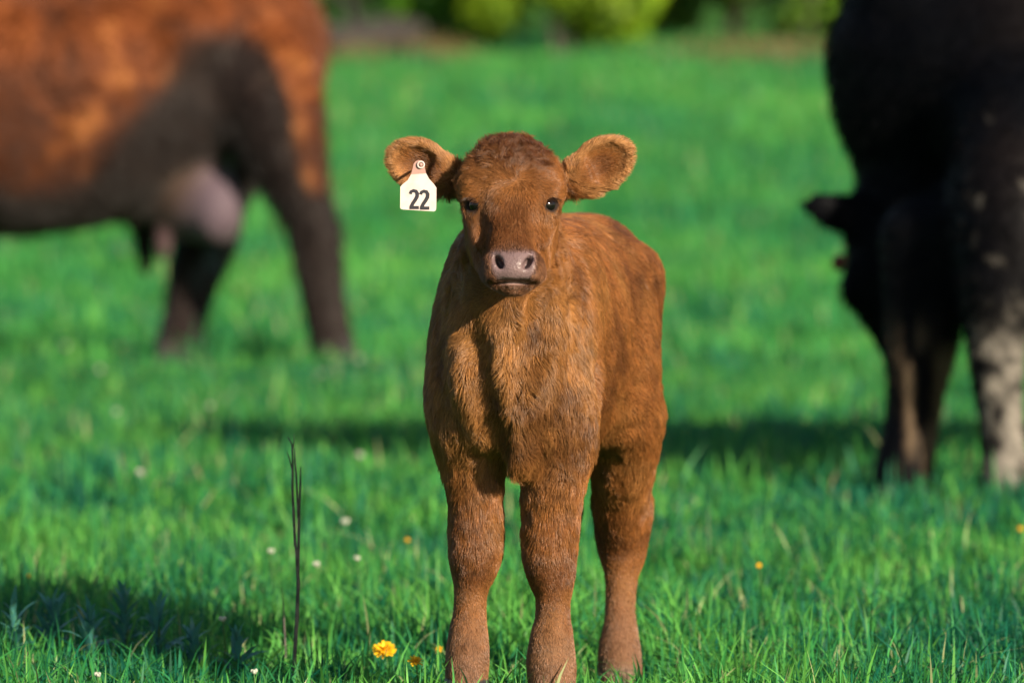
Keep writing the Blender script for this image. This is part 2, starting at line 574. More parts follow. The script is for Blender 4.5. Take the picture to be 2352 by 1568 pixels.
# skull
CF.chain([H(-.03, 0, -.008), H(.10, 0, -.004), H(.26, 0, -.002), H(.43, 0, -.004), H(.60, 0, -.006), H(.76, 0, -.002), H(.88, 0, .005), H(.95, 0, .010)],
         [(.038, .036), (.056, .053), (.066, .067), (.052, .066), (.037, .056), (.033, .044), (.034, .034), (.029, .024)], side=(1, 0, 0), k=0.015, power=2.7)
CF.ell(H(.14, 0, .014), (.046, .048, .036), ((1, 0, 0), HF, HN), k=0.03)
XC = 0.0020
for s in (-1, 1):
    CF.ell(H(.42, s * .037, -.056), (.028, .060, .042), ((1, 0, 0), HF, HN), k=0.03)       # jaw
    CF.ell(H(.62, s * .030, -.038), (.020, .060, .024), ((1, 0, 0), HF, HN), k=0.025)      # cheek
    CF.ell(H(.42, s * .050, .014), (.0235, .032, .026), ((1, 0, 0), HF, HN), k=0.016)      # orbit
    CF.ell(H(.335, s * .053, .031), (.020, .024, .019), ((1, 0, 0), HF, HN), k=0.018)       # brow
    CF.ell(H(.54, s * .047, -.002), (.015, .040, .015), ((1, 0, 0), HF, HN), k=0.02)       # cheekbone
    CF.ell((XC + s * .0250, -.316, .689), (.0200, .034, .024), k=0.012)                    # nostril wing
    CF.ell((XC + s * .0250, -.308, .6790), (.0205, .036, .0135), k=0.010)                  # upper lip
    CF.ell(H(.26, s * .055, .012), (.022, .03, .03), ((1, 0, 0), HF, HN), k=0.02)
CF.ell((XC, -.328, .694), (.027, .022, .022), k=0.012)
CF.ell((XC, -.325, .678), (.024, .022, .010), k=0.008)
CF.chain([(XC, -.19, .690), (XC, -.26, .672), (XC, -.314, .6620)], [(.040, .022), (.030, .018), (.0235, .0130)], k=0.010)   # lower jaw
# mouth slit
CF.chain([(XC - .046, -.300, .6640), (XC - .026, -.335, .6680), (XC, -.350, .6695), (XC + .026, -.335, .6680), (XC + .046, -.300, .6640)], [.003] * 5, k=0.0) if False else None
for s in (-1, 1):
    ax1 = nrm((1, 0, -s * 0.05))
    CF.ell((XC + s * .014, -.3405, .6690), (.026, .0135, .0020), (ax1, nrm((-s * .35, 1, 0)), nrm(np.cross(ax1, (0, 1, 0)))), k=0.005, sub=True)
# nostrils
for s in (-1, 1):
    ax1 = nrm((s * 0.52, 0.10, 0.86))
    ax2 = nrm(np.cross(ax1, (0, 1, 0)))
    CF.ell((XC + s * .0210, -.344, .6975), (.0125, .0056, .019), (ax1, ax2, nrm(np.cross(ax1, ax2))), k=0.004, sub=True)
# ears
for sg, e in EAR.items():
    CF.chain([e['base'] - e['e1'] * 0.02, e['base'] + e['e1'] * .012, e['c'] - e['e1'] * .030], [(.022, .022), (.021, .017), (.024, .013)], side=e['e2'], k=0.016)
    m = 0.09
    s, X, Y, Z = CF.block(e['c'] - m, e['c'] + m)
    c = e['c']
    q = [(X - np.float32(c[0])) * np.float32(v[0]) + (Y - np.float32(c[1])) * np.float32(v[1]) + (Z - np.float32(c[2])) * np.float32(v[2]) for v in (e['e1'], e['e2'], e['e3'])]
    wid = e['hw'] * (1 + 0.12 * np.clip(q[0] / e['hl'], -1, 1))
    pw = 1.75
    k0 = np.sqrt((np.abs(q[0] / (e['hl'] + .003)) ** pw + np.abs(q[1] / wid) ** pw) ** (2 / pw) + (q[2] / .0155) ** 2)
    outer = (k0 - 1) * 0.0155
    sh = q[2] - 0.0160
    k1 = np.sqrt((np.abs((q[0] - 0.006) / (e['hl'] - 0.008)) ** pw + np.abs(q[1] / (wid - .008)) ** pw) ** (2 / pw) + (sh / .0215) ** 2)
    inner = (k1 - 1) * 0.020
    CF.put(s, np.maximum(outer, -inner).astype(np.float32), 0.012)


# forelegs (picture tables: y, centre, width)
def leg_from_table(tab, Yf, trim=7, depth=1.12, k=0.02, tail=()):
    pts, rad = [], []
    for (y, c, wd) in tab:
        Yv = Yf(y)
        p = at(c, y, Yv)
        r = max(0.012, (wd / 2 - trim + 3) / FP * (Yv + 10))
        pts.append(p); rad.append((r, r * depth))
    CF.chain(pts, rad, side=(1, 0, 0), k=k, res=3)
    return pts


TA = [(905, 1066, 150), (1000, 1079, 168), (1050, 1085, 156), (1100, 1090, 140), (1150, 1092, 128), (1239, 1093, 128), (1285, 1091, 122), (1335, 1084, 90), (1375, 1080, 80), (1409, 1079, 80), (1443, 1076, 90), (1494, 1074, 104), (1545, 1072, 104), (1590, 1071, 96)]
TB = [(905, 1285, 150), (1000, 1284, 176), (1050, 1276, 168), (1100, 1270, 152), (1171, 1266, 134), (1239, 1263, 133), (1290, 1263, 126), (1324, 1267, 112), (1358, 1271, 92), (1392, 1270, 84), (1426, 1270, 87), (1460, 1268, 102), (1511, 1266, 117), (1545, 1267, 119), (1590, 1268, 108)]
TC = [(960, 1440, 150), (1052, 1432, 130), (1103, 1427, 134), (1154, 1429, 141), (1188, 1431, 136), (1239, 1429, 126), (1273, 1430, 110), (1307, 1428, 88), (1341, 1427, 78), (1400, 1425, 74), (1443, 1425, 84), (1494, 1423, 102), (1535, 1425, 104), (1575, 1425, 98), (1605, 1425, 92)]


def YA(y): return 0.055 + 0.012 * math.sin((y - 1000) / 200)
def YB(y): return 0.035 + 0.012 * math.sin((y - 1000) / 200)


def YC(y):
    return float(np.interp(y, [960, 1052, 1154, 1239, 1341, 1443, 1605], [0.58, 0.61, 0.67, 0.71, 0.70, 0.68, 0.66]))


LA = leg_from_table(TA, YA, trim=6)
LB = leg_from_table(TB, YB, trim=6)
LC = leg_from_table(TC, YC, trim=6, depth=1.15)
TD = [(y, c - 160 + (0 if y > 1050 else 10), wd) for (y, c, wd) in TC]
LD = leg_from_table(TD, lambda y: YC(y) + 0.05, trim=8, depth=1.15)
# thighs
for s, tb in ((1, LC), (-1, LD)):
    CF.chain([L(.62, s * .080, .60), L(.54, s * .092, .48), tb[0], tb[1]], [(.055, .12), (.060, .12), (.052, .085), (.045, .06)], side=(1, 0, 0), k=0.035)
# tail
CF.chain([L(.87, 0, .68), L(.93, 0.02, .64), L(.95, .045, .52), L(.95, .075, .42), L(.94, .08, .38)], [.026, .022, .016, .014, .012], k=0.02)

# skin folds of the breast and behind the elbow
def groove(path, r, out=0.004, k=0.02):
    pts = []
    for px, py in path:
        p = at(px, py, 0.0)
        h = CF.hit(np.array((p[0] * 1.01, 0.30, p[2])), (0, -1, 0), 0.5)
        pts.append(h + np.array((0, -out, 0)))
    fld = CF
    pts = np.array(pts)
    m = r + k + 0.02
    for a, b in zip(pts[:-1], pts[1:]):
        for f in np.linspace(0, 1, 4)[:-1]:
            c = a + (b - a) * f
            fld.ell(c, (r, r * 1.1, r * 1.6), k=k, sub=True)


groove([(1250, 690), (1238, 740), (1218, 800), (1198, 860)], .013, .005, 0.03)
groove([(1088, 770), (1102, 850), (1116, 920), (1128, 980), (1142, 1040), (1156, 1090)], .010, .005, 0.035)
groove([(1190, 880), (1186, 940)], .007, .003, 0.012)
groove([(1374, 810), (1368, 870), (1376, 935)], .011, .004)

# eye sockets
EYES = []
for s in (-1, 1):
    tgt = at(1083 if s < 0 else 1269, 469, -0.205)
    out = nrm((s * 0.76, -0.64, 0.06))
    hp = CF.hit((tgt[0], -0.13, tgt[2]), (0, -1, 0), 0.16)
    ax_v = nrm(np.cross(np.cross(out, (0, 0, 1)), out))
    ax_h = nrm(np.cross(out, ax_v))
    CF.ell(hp + out * 0.002, (.0112, .0088, .0085), (ax_h, ax_v, out), k=0.003, sub=True)
    EYES.append((s, hp, out, ax_h, ax_v))

CV, CQ = CF.mesh(smooth=2)
CN = vert_normals(CV, CQ)


def head_local(P):
    q = P - HP0
    return q @ HF / HL, q[:, 0], q @ HN


HEAD_ORG = HP0


def head_weight(P):
    """1 on head, 0 on neck and body"""
    d = P[:, 1] + 0.10 - (0.80 - P[:, 2]) * 0.55
    return sstep(0.03, -0.03, d) * sstep(0.60, 0.66, P[:, 2])


def ear_local(P, sg):
    e = EAR[sg]
    q = P - e['c']
    return q @ e['e1'], q @ e['e2'], q @ e['e3']


def ear_weight(P, sg):
    a, b, c = ear_local(P, sg)
    return sstep(-0.052, -0.036, a) * sstep(0.075, 0.05, np.abs(b)) * (np.abs(P[:, 0]) > 0.075) * (P[:, 2] > 0.76) * (P[:, 1] < -0.03)


def calf_masks(P):
    t, b, n = head_local(P)
    hw = head_weight(P)
    x = P[:, 0] - XC
    z = P[:, 2]
    pad = (P[:, 1] < -0.318) * sstep(-0.322, -0.332, P[:, 1] - 0.25 * np.abs(x)) * sstep(0.0375, 0.0290, np.abs(x) + 0.35 * np.maximum(0, 0.690 - z)) * sstep(0.723, 0.711, z) * sstep(0.6700, 0.6735, z)
    lip = (P[:, 1] < -0.315) * np.exp(-((z - 0.6672) / 0.0030) ** 2) * sstep(0.024, 0.018, np.abs(x))
    eye = np.zeros(len(P))
    for s, hp, out, ah, av in EYES:
        q = P - hp
        r = np.sqrt((q @ ah / 1.25) ** 2 + (q @ av) ** 2 + (0.6 * (q @ out)) ** 2)
        eye = np.maximum(eye, sstep(0.0145, 0.0100, r))
    return pad, lip, eye, hw, t, b, n


def calf_color(P, seed=0.0, jitter=False):
    pad, lip, eye, hw, t, b, n = calf_masks(P)
    base = np.array((0.225, 0.086, 0.0235))
    tan = np.array((0.330, 0.162, 0.052))
    dark = np.array((0.080, 0.026, 0.0095))
    red = np.array((0.190, 0.068, 0.0220))
    c = np.tile(base, (len(P), 1))
    # lighter brisket and lower neck, redder back
    wt = sstep(0.30, 0.45, P[:, 2]) * sstep(0.72, 0.60, P[:, 2]) * sstep(0.12, -0.05, P[:, 1])
    c += (tan - base) * (0.60 * wt)[:, None]
    wr = sstep(0.62, 0.72, P[:, 2]) * sstep(0.0, 0.15, P[:, 1])
    c += (red - c) * (0.45 * wr)[:, None]
    nz = vnoise(P * np.array((1, 1, .7)), 13, 3.0) * 0.65 + vnoise(P, 34, 5.0) * 0.35
    nz = nz * (1 - 0.5 * hw)
    c += (dark - c) * np.clip(nz * 1.9 - 0.22, 0, 0.62)[:, None]
    c += (tan - c) * (np.clip(-nz, 0, 1) * 0.7)[:, None]
    # dark cowlicks on the back
    for (px, py, Yp, rx, rz) in ((1412, 522, .42, .014, .028), (1436, 548, .50, .010, .018), (1462, 640, .5, .012, .03)):
        q = P - at(px, py, Yp)
        c += (dark * 0.9 - c) * (0.75 * np.exp(-(q[:, 0] / rx) ** 2 - (q[:, 2] / rz) ** 2) * (P[:, 1] > 0.2))[:, None]
    # face: dark reddish poll and bridge
    poll = hw * sstep(0.46, 0.08, t + 0.14 * vnoise(P, 26, 21.0)) * sstep(0.072, 0.045, np.abs(b))
    c += (np.array((0.062, 0.019, 0.0085)) - c) * (0.85 * poll)[:, None]
    brid = hw * sstep(0.45, 0.6, t) * sstep(0.05, 0.02, np.abs(b)) * (1 - pad)
    c += (np.array((0.120, 0.043, 0.0170)) - c) * (0.6 * brid)[:, None]
    muz = hw * sstep(0.80, 0.90, t)
    c += (np.array((0.185, 0.092, 0.055)) - c) * (0.75 * muz)[:, None]
    # lower legs: duller, greyer brown
    lg = sstep(0.20, 0.06, P[:, 2])
    c += (np.array((0.205, 0.108, 0.064)) - c) * (0.75 * lg)[:, None]
    wl = sstep(0.055, 0.03, P[:, 2]) * sstep(0.3, 0.02, np.abs(vnoise(P, 25, 9.0)))
    c += (np.array((0.24, 0.19, 0.145)) - c) * (0.55 * wl)[:, None]
    kn = np.exp(-((P[:, 2] - 0.205) / 0.035) ** 2) * sstep(0.08, 0.03, P[:, 1])
    c += (dark * 1.1 - c) * (0.62 * kn)[:, None]
    # ears: paler fringe, dark brown inside
    for sg in (-1, 1):
        ew = ear_weight(P, sg)
        ea, eb, ec = ear_local(P, sg)
        e = EAR[sg]
        rim = np.sqrt((ea / e['hl']) ** 2 + (eb / e['hw']) ** 2)
        c += (np.array((0.42, 0.215, 0.085)) - c) * (ew * 0.85 * sstep(0.45, 0.95, rim))[:, None]
        c += (np.array((0.115, 0.043, 0.016)) - c) * (ew * 0.7 * sstep(0.5, 0.25, rim) * (ec > -0.012))[:, None]
    # nose pad, lips, lids
    c += (np.array((0.132, 0.087, 0.089)) * (1 + 0.12 * vnoise(P, 90, 1.0))[:, None] - c) * np.clip(pad, 0, 1)[:, None]
    c += (np.array((0.26, 0.175, 0.165)) - c) * np.clip(lip, 0, 1)[:, None]
    c += (np.array((0.018, 0.010, 0.008)) - c) * eye[:, None]
    return np.clip(c, 0.004, 1)


pad, lip, eyem, hw, ht, hb, hn = calf_masks(CV)
ccol = calf_color(CV)
ccol *= (0.62 + 0.38 * np.clip(pad + lip, 0, 1))[:, None]
nost = np.zeros(len(CV))
for s in (-1, 1):
    q = CV - np.array((XC + s * .0210, -.338, .6975))
    nost = np.maximum(nost, sstep(0.018, 0.009, np.linalg.norm(q, axis=1)) * (np.einsum('ij,ij->i', CN, -q) > 0))
calf = empty('calf', (0, 0.3, 0))
INV = np.array((0, 0.3, 0))
body = mesh_np('body', CV - INV, [CQ], M_SKIN, calf, col=ccol, extra={'naked': np.clip(pad + lip, 0, 1)})
tag(calf, 'small brown calf facing the camera, wearing a numbered ear tag', 'calf')

# ---- fur
def fur_dir(P, N):
    t, b, n = head_local(P)
    hw = head_weight(P)
    D = np.tile(REAR * 0.75 + np.array((0, 0, -0.65)), (len(P), 1))
    front = sstep(0.10, -0.02, P[:, 1]) * (1 - hw)
    lat = np.stack([np.sign(P[:, 0]) * 0.35, np.zeros(len(P)), np.full(len(P), -1.0)], 1)
    D += (lat - D) * front[:, None]
    legs = sstep(0.42, 0.34, P[:, 2])
    D += (np.array((0, 0.1, -1.0)) - D) * legs[:, None]
    # face: whorl between the eyes
    dt = (t - 0.40)
    wob = vnoise(P, 22, 31.0) * 0.012
    fd = nrm(HF[None] * ((dt * HL + wob) * 1.35)[:, None] + np.stack([(b - 0.002 + wob) * 1.0, 0 * b, 0 * b], 1) + HF[None] * (0.012 * sstep(0.02, 0.12, dt))[:, None])
    sidef = np.stack([0.15 * np.sign(b), 0.6 + 0 * b, -0.6 + 0 * b], 1)
    sidew = sstep(0.050, 0.066, np.abs(b)) * sstep(0.01, -0.02, n)
    fd = fd + (sidef - fd) * sidew[:, None]
    D += (fd - D) * hw[:, None]
    for sg in (-1, 1):
        ew = ear_weight(P, sg)
        ea, eb, ec = ear_local(P, sg)
        e = EAR[sg]
        ed = e['e1'][None] * 0.9 + e['e2'][None] * (eb / e['hw'] * 0.9)[:, None] - np.array((0, 0, 0.15))
        D += (ed - D) * ew[:, None]
    return D


def make_calf_fur(count):
    pad, lip, eye, hw, t, b, n = calf_masks(CV)
    wgt = 1.0 + 1.6 * hw + 0.5 * sstep(0.15, 0.0, CV[:, 1])
    wgt *= 1 - 0.985 * np.clip(np.maximum(np.maximum(pad, lip * 0.9), np.maximum(eye, nost)), 0, 1)
    wgt *= 1 - 0.6 * sstep(0.5, 0.8, CV[:, 1]) * 0.6
    wgt *= (CV[:, 2] > 0.02 - 0.05 * (CV[:, 1] > 0.4))
    P, N = sample_surface(CV, CQ, CN, count, wgt)
    pad, lip, eye, hw, t, b, n = calf_masks(P)
    D = fur_dir(P, N)
    poll = hw * sstep(0.46, 0.12, t)
    legs = sstep(0.30, 0.20, P[:, 2])
    chest = sstep(0.10, -0.03, P[:, 1]) * (1 - hw) * (1 - legs) * sstep(0.30, 0.36, P[:, 2])
    ln = 0.0165 + 0.006 * chest
    ln += (0.0095 - ln) * hw
    ln += 0.0070 * poll
    ln += (0.0060 - ln) * legs
    ln += (0.0070 - ln) * sstep(0.06, 0.03, P[:, 2])
    lift = np.full(len(P), 0.27) + 0.12 * chest + 0.45 * poll
    lift += (0.36 - lift) * hw * (1 - poll)
    lift += (0.33 - lift) * legs
    earw = np.zeros(len(P))
    for sg in (-1, 1):
        ew = ear_weight(P, sg)
        ea, eb, ec = ear_local(P, sg)
        e = EAR[sg]
        rim = np.sqrt((ea / e['hl']) ** 2 + (eb / e['hw']) ** 2)
        le = 0.0065 + 0.004 * sstep(0.6, 1.0, rim) + 0.012 * sstep(-0.3, -0.9, eb / e['hw']) * sstep(0.01, -0.02, ea)
        ln += (le - ln) * ew
        lift += (0.28 - lift) * ew
        earw = np.maximum(earw, ew)
    ln *= 1 - 0.6 * eye
    ln *= 1 - 0.5 * np.clip(pad + lip, 0, 1)
    ln *= rng.uniform(0.65, 1.2, len(P))
    # clumped, wavy lie
    nz = vnoise3(P, 45, 2.0) * 0.55 + vnoise3(P, 110, 4.0) * 0.55 + vnoise3(P, 14, 8.0) * 0.40
    amp = 0.50 + 0.45 * chest + 1.9 * poll
    amp = amp * (1 - 0.35 * hw * (1 - poll)) * (1 + 0.1 * legs)
    amp = amp * (1 - 0.65 * earw)
    D = D + nz * amp[:, None] + rng.normal(0, 0.09, P.shape)
    D = D - N * np.einsum('ij,ij->i', D, N)[:, None]
    D = nrm(D)
    k = 5
    d0 = nrm(D + N * (lift * 1.5)[:, None])
    d1 = nrm(D + N * (lift * 0.40)[:, None] + vnoise3(P, 70, 6.0) * ((0.30 + 2.3 * poll) * (1 - 0.8 * earw))[:, None] + np.array((0, 0, -0.12)))
    pts = np.zeros((len(P), k, 3))
    pts[:, 0] = P - N * 0.0004
    for i in range(1, k):
        f = (i - 0.5) / (k - 1)
        dd = nrm(d0 * (1 - f) + d1 * f)
        pts[:, i] = pts[:, i - 1] + dd * (ln / (k - 1))[:, None]
    colr = calf_color(P)
    br = np.exp(rng.normal(0, 0.20, len(P))) * (1 + (0.30 * vnoise(P, 70, 12.0) + 0.2 * vnoise(P, 150, 13.0)) * (1 - 0.5 * hw))
    colr = np.clip(colr * br[:, None] * 1.12, 0.003, 0.9)
    gold = rng.random(len(P)) < 0.10
    colr[gold] = colr[gold] * 0.55 + np.array((0.27, 0.135, 0.052)) * 0.45
    rad = np.full(len(P), 0.00038) - 0.00010 * hw
    return hair_object('fur', pts - INV, rad, colr, M_FUR, calf)


make_calf_fur(380000)

# ---- lashes
lp, lr, lc = [], [], []
for s, hp, out, ah, av in EYES:
    for i in range(40):
        u = random.uniform(-1, 1)
        p = hp + ah * (u * 0.0115) + av * (0.0100 * math.sqrt(max(0, 1 - u * u)) + 0.0005)
        d = nrm(out * 1.0 + av * random.uniform(0.0, 0.4) + np.array((s * 0.3, 0, -0.35)) + ah * u * 0.5)
        ln = random.uniform(0.009, 0.014)
        lp.append([p - out * 0.002, p + d * ln * 0.5, p + d * ln + np.array((0, 0, -0.002))])
        lr.append(0.0003); lc.append((0.06, 0.027, 0.012))
hair_object('eyelashes', np.array(lp) - INV, np.array(lr), np.array(lc), M_FUR, calf)


# ---- eyeballs
def uv_sphere(nu=24, nv=14):
    V, Q, T = [], [], []
    for j in range(1, nv):
        for i in range(nu):
            a, b = 2 * math.pi * i / nu, math.pi * j / nv
            V.append((math.sin(b) * math.cos(a), math.sin(b) * math.sin(a), math.cos(b)))
    for j in range(nv - 2):
        for i in range(nu):
            Q.append((j * nu + i, (j + 1) * nu + i, (j + 1) * nu + (i + 1) % nu, j * nu + (i + 1) % nu))
    t, bt = len(V), len(V) + 1
    V += [(0, 0, 1), (0, 0, -1)]
    for i in range(nu):
        T.append((t, i, (i + 1) % nu))
        T.append((bt, (nv - 2) * nu + (i + 1) % nu, (nv - 2) * nu + i))
    return np.array(V), np.array(Q), np.array(T)


SV, SQ, ST = uv_sphere()
for s, hp, out, ah, av in EYES:
    mesh_np('eye', SV * 0.0140 + (hp - out * 0.0128) - INV, [SQ, ST], M_EYE, calf)

# ---- hooves
for foot in (LA[-1], LB[-1], LC[-1], LD[-1]):
    zb = float(gz(foot[0], foot[1]))
    hf = Field(axis_steps((-.06, .06, .004)), axis_steps((-.08, .06, .004)), axis_steps((-.02, .07, .004)))
    for s in (-1, 1):
        hf.chain([(s * .014, .012, .052), (s * .016, -.004, .028), (s * .018, -.018, .004)], [(.017, .024), (.019, .030), (.021, .036)], k=0.004)
    s_, X, Y, Z = hf.block((-1, -1, -1), (1, 1, 1))
    hf.F = np.maximum(hf.F, np.broadcast_to(-(Z - 0.0), hf.F.shape)).astype(np.float32)
    V, Q = hf.mesh(1)
    mesh_np('hoof', V * np.array((1.05, 1, 0.95)) + np.array((foot[0], foot[1], zb)) - INV, [Q], M_HOOF, calf)


# ------------------------------------------------------------------ ear tag
def zt(zx, zy, Y):     # picture point given in the enlarged head view
    return at(846.7 + 0.3 * zx, 272.8 + 0.3 * zy, Y)


YT = -0.192
outline = [(243, 520), (262, 500), (300, 470), (325, 425), (340, 372), (345, 345), (360, 325), (385, 316), (410, 322), (424, 342), (430, 372), (440, 418), (462, 458), (498, 498), (519, 528), (518, 690), (512, 703), (500, 709), (262, 694), (247, 690), (241, 678)]
tagc = zt(382, 350, YT)
tagE = empty('ear_tag', tagc)
tag(tagE, 'pale pink numbered ear tag hanging from the calf ear', 'ear tag')


def plate(name, poly, thick, y0, m, parent, org):
    P = np.array([zt(x, y, 0)[[0, 2]] * (YT + 10) / 10 + np.array((0, CAM_H * (1 - (YT + 10) / 10))) if False else zt(x, y, YT)[[0, 2]] for x, y in poly])
    n = len(P)
    V = np.concatenate([np.stack([P[:, 0], np.full(n, y0), P[:, 1]], 1), np.stack([P[:, 0], np.full(n, y0 + thick), P[:, 1]], 1)]) - org
    me = bpy.data.meshes.new(name)
    f = [list(range(n)), list(range(2 * n - 1, n - 1, -1))] + [[i, i + n, (i + 1) % n + n, (i + 1) % n] for i in range(n)]
    me.from_pydata([tuple(v) for v in V], [], f)
    me.update()
    me.materials.append(m)
    o = bpy.data.objects.new(name, me)
    COL.objects.link(o); o.parent = parent
    return o


split = 425
low = [p for p in outline if p[1] >= split]
low = [(243, 520), (262, 500), (300, 470), (325, 425), (440, 418), (462, 458), (498, 498), (519, 528), (518, 690), (512, 703), (500, 709), (262, 694), (247, 690), (241, 678)]
up = [(325, 426), (340, 372), (345, 345), (360, 325), (385, 316), (410, 322), (424, 342), (430, 372), (440, 419)]
plate('tag_plate', low, 0.0018, YT, M_TAG, tagE, tagc)
plate('tag_neck', up, 0.0020, YT - 0.0001, M_TAGNECK, tagE, tagc)


def torus(r1, r2, n=24, m=8):
    V, Q = [], []
    for i in range(n):
        a = 2 * math.pi * i / n
        for j in range(m):
            b = 2 * math.pi * j / m
            V.append(((r1 + r2 * math.cos(b)) * math.cos(a), r2 * math.sin(b), (r1 + r2 * math.cos(b)) * math.sin(a)))
            Q.append((i * m + j, i * m + (j + 1) % m, ((i + 1) % n) * m + (j + 1) % m, ((i + 1) % n) * m + j))
    return np.array(V), np.array(Q)


TV, TQ = torus(0.0048, 0.0013)
bt = mesh_np('button', TV + zt(400, 352, YT - 0.002) - tagc, [TQ], M_TAG, tagE)
V = SV * np.array((.0030, .0030, .0030))
mesh_np('button_stud', V + zt(400, 352, YT - 0.0015) - tagc, [SQ, ST], M_TAGNECK, tagE)
# post through the ear
pv = SV * np.array((.0025, 0.022, .0025))
mesh_np('post', pv + zt(400, 352, YT + 0.022) - tagc, [SQ, ST], M_TAGNECK, tagE)


def digit(ox, oy):
    # heavy stroke: hook, bowl, diagonal and foot, in enlarged-view points
    c = [(8, 34), (14, 17), (32, 9), (52, 14), (62, 32), (60, 55), (46, 80), (28, 106), (17, 128), (16, 138)]
    wv = [24, 24, 25, 27, 29, 29, 28, 27, 27, 26]
    P = np.array(c, float)
    T = np.gradient(P, axis=0)
    T = nrm(T)
    Nn = np.stack([-T[:, 1], T[:, 0]], 1)
    half = np.array(wv)[:, None] / 2
    Lf, Rt = P + Nn * half, P - Nn * half
    V2 = [(ox + p[0], oy + p[1]) for p in np.concatenate([Lf, Rt])]
    n = len(P)
    faces = [(i, i + 1, n + i + 1, n + i) for i in range(n - 1)]
    k = len(V2)
    V2 += [(ox + 3, oy + 126), (ox + 74, oy + 126), (ox + 74, oy + 150), (ox + 3, oy + 150)]
    faces.append((k, k + 1, k + 2, k + 3))
    V3 = [tuple(np.array((zt(x, y, YT)[0], YT - (0.0006 if i < k else 0.0009), zt(x, y, YT)[2])) - tagc) for i, (x, y) in enumerate(V2)]
    me = bpy.data.meshes.new('digit')
    me.from_pydata(V3, [], faces)
    me.materials.append(M_INK)
    add_mesh('digit', me, tagE)


digit(311, 541)
digit(391, 545)

# ------------------------------------------------------------------ brown cow on the left
def cowpt(px, py, Y):
    return at(px, py, Y)


YB0 = 14.0
BF = Field(axis_steps((-3.7, -0.45, 0.022)), axis_steps((13.2, 15.1, 0.022)), axis_steps((-0.05, 1.62, 0.022)))
HEADD = nrm((-0.985, -0.17, 0))          # towards the head
CSIDE = np.array((-HEADD[1], HEADD[0], 0))   # towards the far side
CSIDE = CSIDE if CSIDE[1] > 0 else -CSIDE
RC = np.array((-1.10, YB0 + 0.02, 0.0))       # under the hips


def Bc(f, s, z):     # f forward, s towards the far side
    return RC + HEADD * f + CSIDE * s + np.array((0, 0, z))


BF.chain([Bc(-.17, 0, 1.25), Bc(.02, 0, 1.17), Bc(.25, 0, 1.07), Bc(.60, 0, .995), Bc(1.0, 0, .99), Bc(1.35, 0, 1.01), Bc(1.6, 0, 1.05)],
         [(.19, .29), (.26, .355), (.31, .41), (.36, .45), (.36, .455), (.30, .43), (.20, .30)], side=CSIDE, k=0.05, power=2.2)
# hips, pin bones
for s in (-1, 1):
    BF.ell(Bc(.12, s * .23, 1.26), (.10, .07, .08), (HEADD, CSIDE, (0, 0, 1)), k=0.12)
    BF.ell(Bc(-.22, s * .10, 1.20), (.08, .07, .08), (HEADD, CSIDE, (0, 0, 1)), k=0.08)


def cleg(F, tab, side=(1, 0, 0), k=0.05, depth=1.0, minr=0.02, trim=0):
    pts, rad = [], []
    for (px, py, wd, Y) in tab:
        pts.append(at(px, py, Y)); r = max(minr, (wd - trim) / 2 / FP * (Y + 10)); rad.append((r, r * depth))
    F.chain(pts, rad, side=side, k=k, res=3)
    return pts


# near hind leg (stretched back) and far hind leg (stepping forward)
NEAR = [(610, 190, 250, 13.86), (640, 300, 215, 13.80), (672, 400, 165, 13.78), (702, 480, 124, 13.78), (724, 540, 122, 13.78), (732, 620, 112, 13.78), (745, 700, 104, 13.78), (758, 770, 102, 13.77), (770, 815, 96, 13.76)]
FARL = [(560, 250, 210, 14.30), (520, 370, 180, 14.30), (490, 470, 140, 14.30), (472, 550, 146, 14.30), (448, 630, 124, 14.30), (428, 710, 106, 14.29), (410, 790, 104, 14.20), (396, 868, 112, 14.10)]
NP = cleg(BF, NEAR, k=0.08, depth=0.75)
FP_ = cleg(BF, FARL, k=0.06, depth=0.8)
# forelegs and neck with lowered head, out of the picture to the left
for s, f in ((-1, 1.38), (1, 1.28)):
    BF.chain([Bc(f, s * .17, .80), Bc(f + .02, s * .17, .62), Bc(f, s * .16, .44), Bc(f, s * .16, .26), Bc(f, s * .16, .10), Bc(f + .03, s * .16, .03)],
             [.13, .09, .07, .05, .058, .062], k=0.06)
BF.chain([Bc(1.5, 0, 1.02), Bc(1.82, 0, 0.88), Bc(2.1, 0, .68)], [(.20, .27), (.15, .20), (.11, .15)], side=CSIDE, k=0.08)
BF.chain([Bc(2.08, 0, .74), Bc(2.22, 0, .52), Bc(2.30, 0, .32)], [(.11, .14), (.09, .11), (.075, .075)], side=CSIDE, k=0.05)
for s in (-1, 1):
    BF.chain([Bc(2.06, s * .10, .76), Bc(2.04, s * .22, .75)], [(.04, .02), (.06, .015)], side=HEADD, k=0.03)
# udder and teats
UD = at(452, 455, 13.98)
BF.ell(UD, (.150, .16, .165), k=0.03)
BF.ell(at(498, 485, 13.88), (.10, .10, .125), k=0.04)
BF.ell(at(350, 440, 14.02), (.16, .14, .12), k=0.08)
BF.chain([at(375, 500, 13.95), at(374, 545, 13.95), at(374, 580, 13.95)], [.045, .034, .026], k=0.03)
BF.chain([at(330, 500, 14.1), at(333, 570, 14.1), at(335, 618, 14.1)], [.050, .036, .024], k=0.03)
BF.chain([at(520, 540, 14.05), at(522, 575, 14.05)], [.024, .016], k=0.03)
# tail on the far rump side
BF.chain([Bc(-.30, 0, 1.38), Bc(-.36, 0.10, 1.2), Bc(-.33, 0.22, .9), Bc(-.30, 0.24, .6)], [.04, .032, .024, .03], k=0.04)
BV, BQ = BF.mesh(smooth=2)


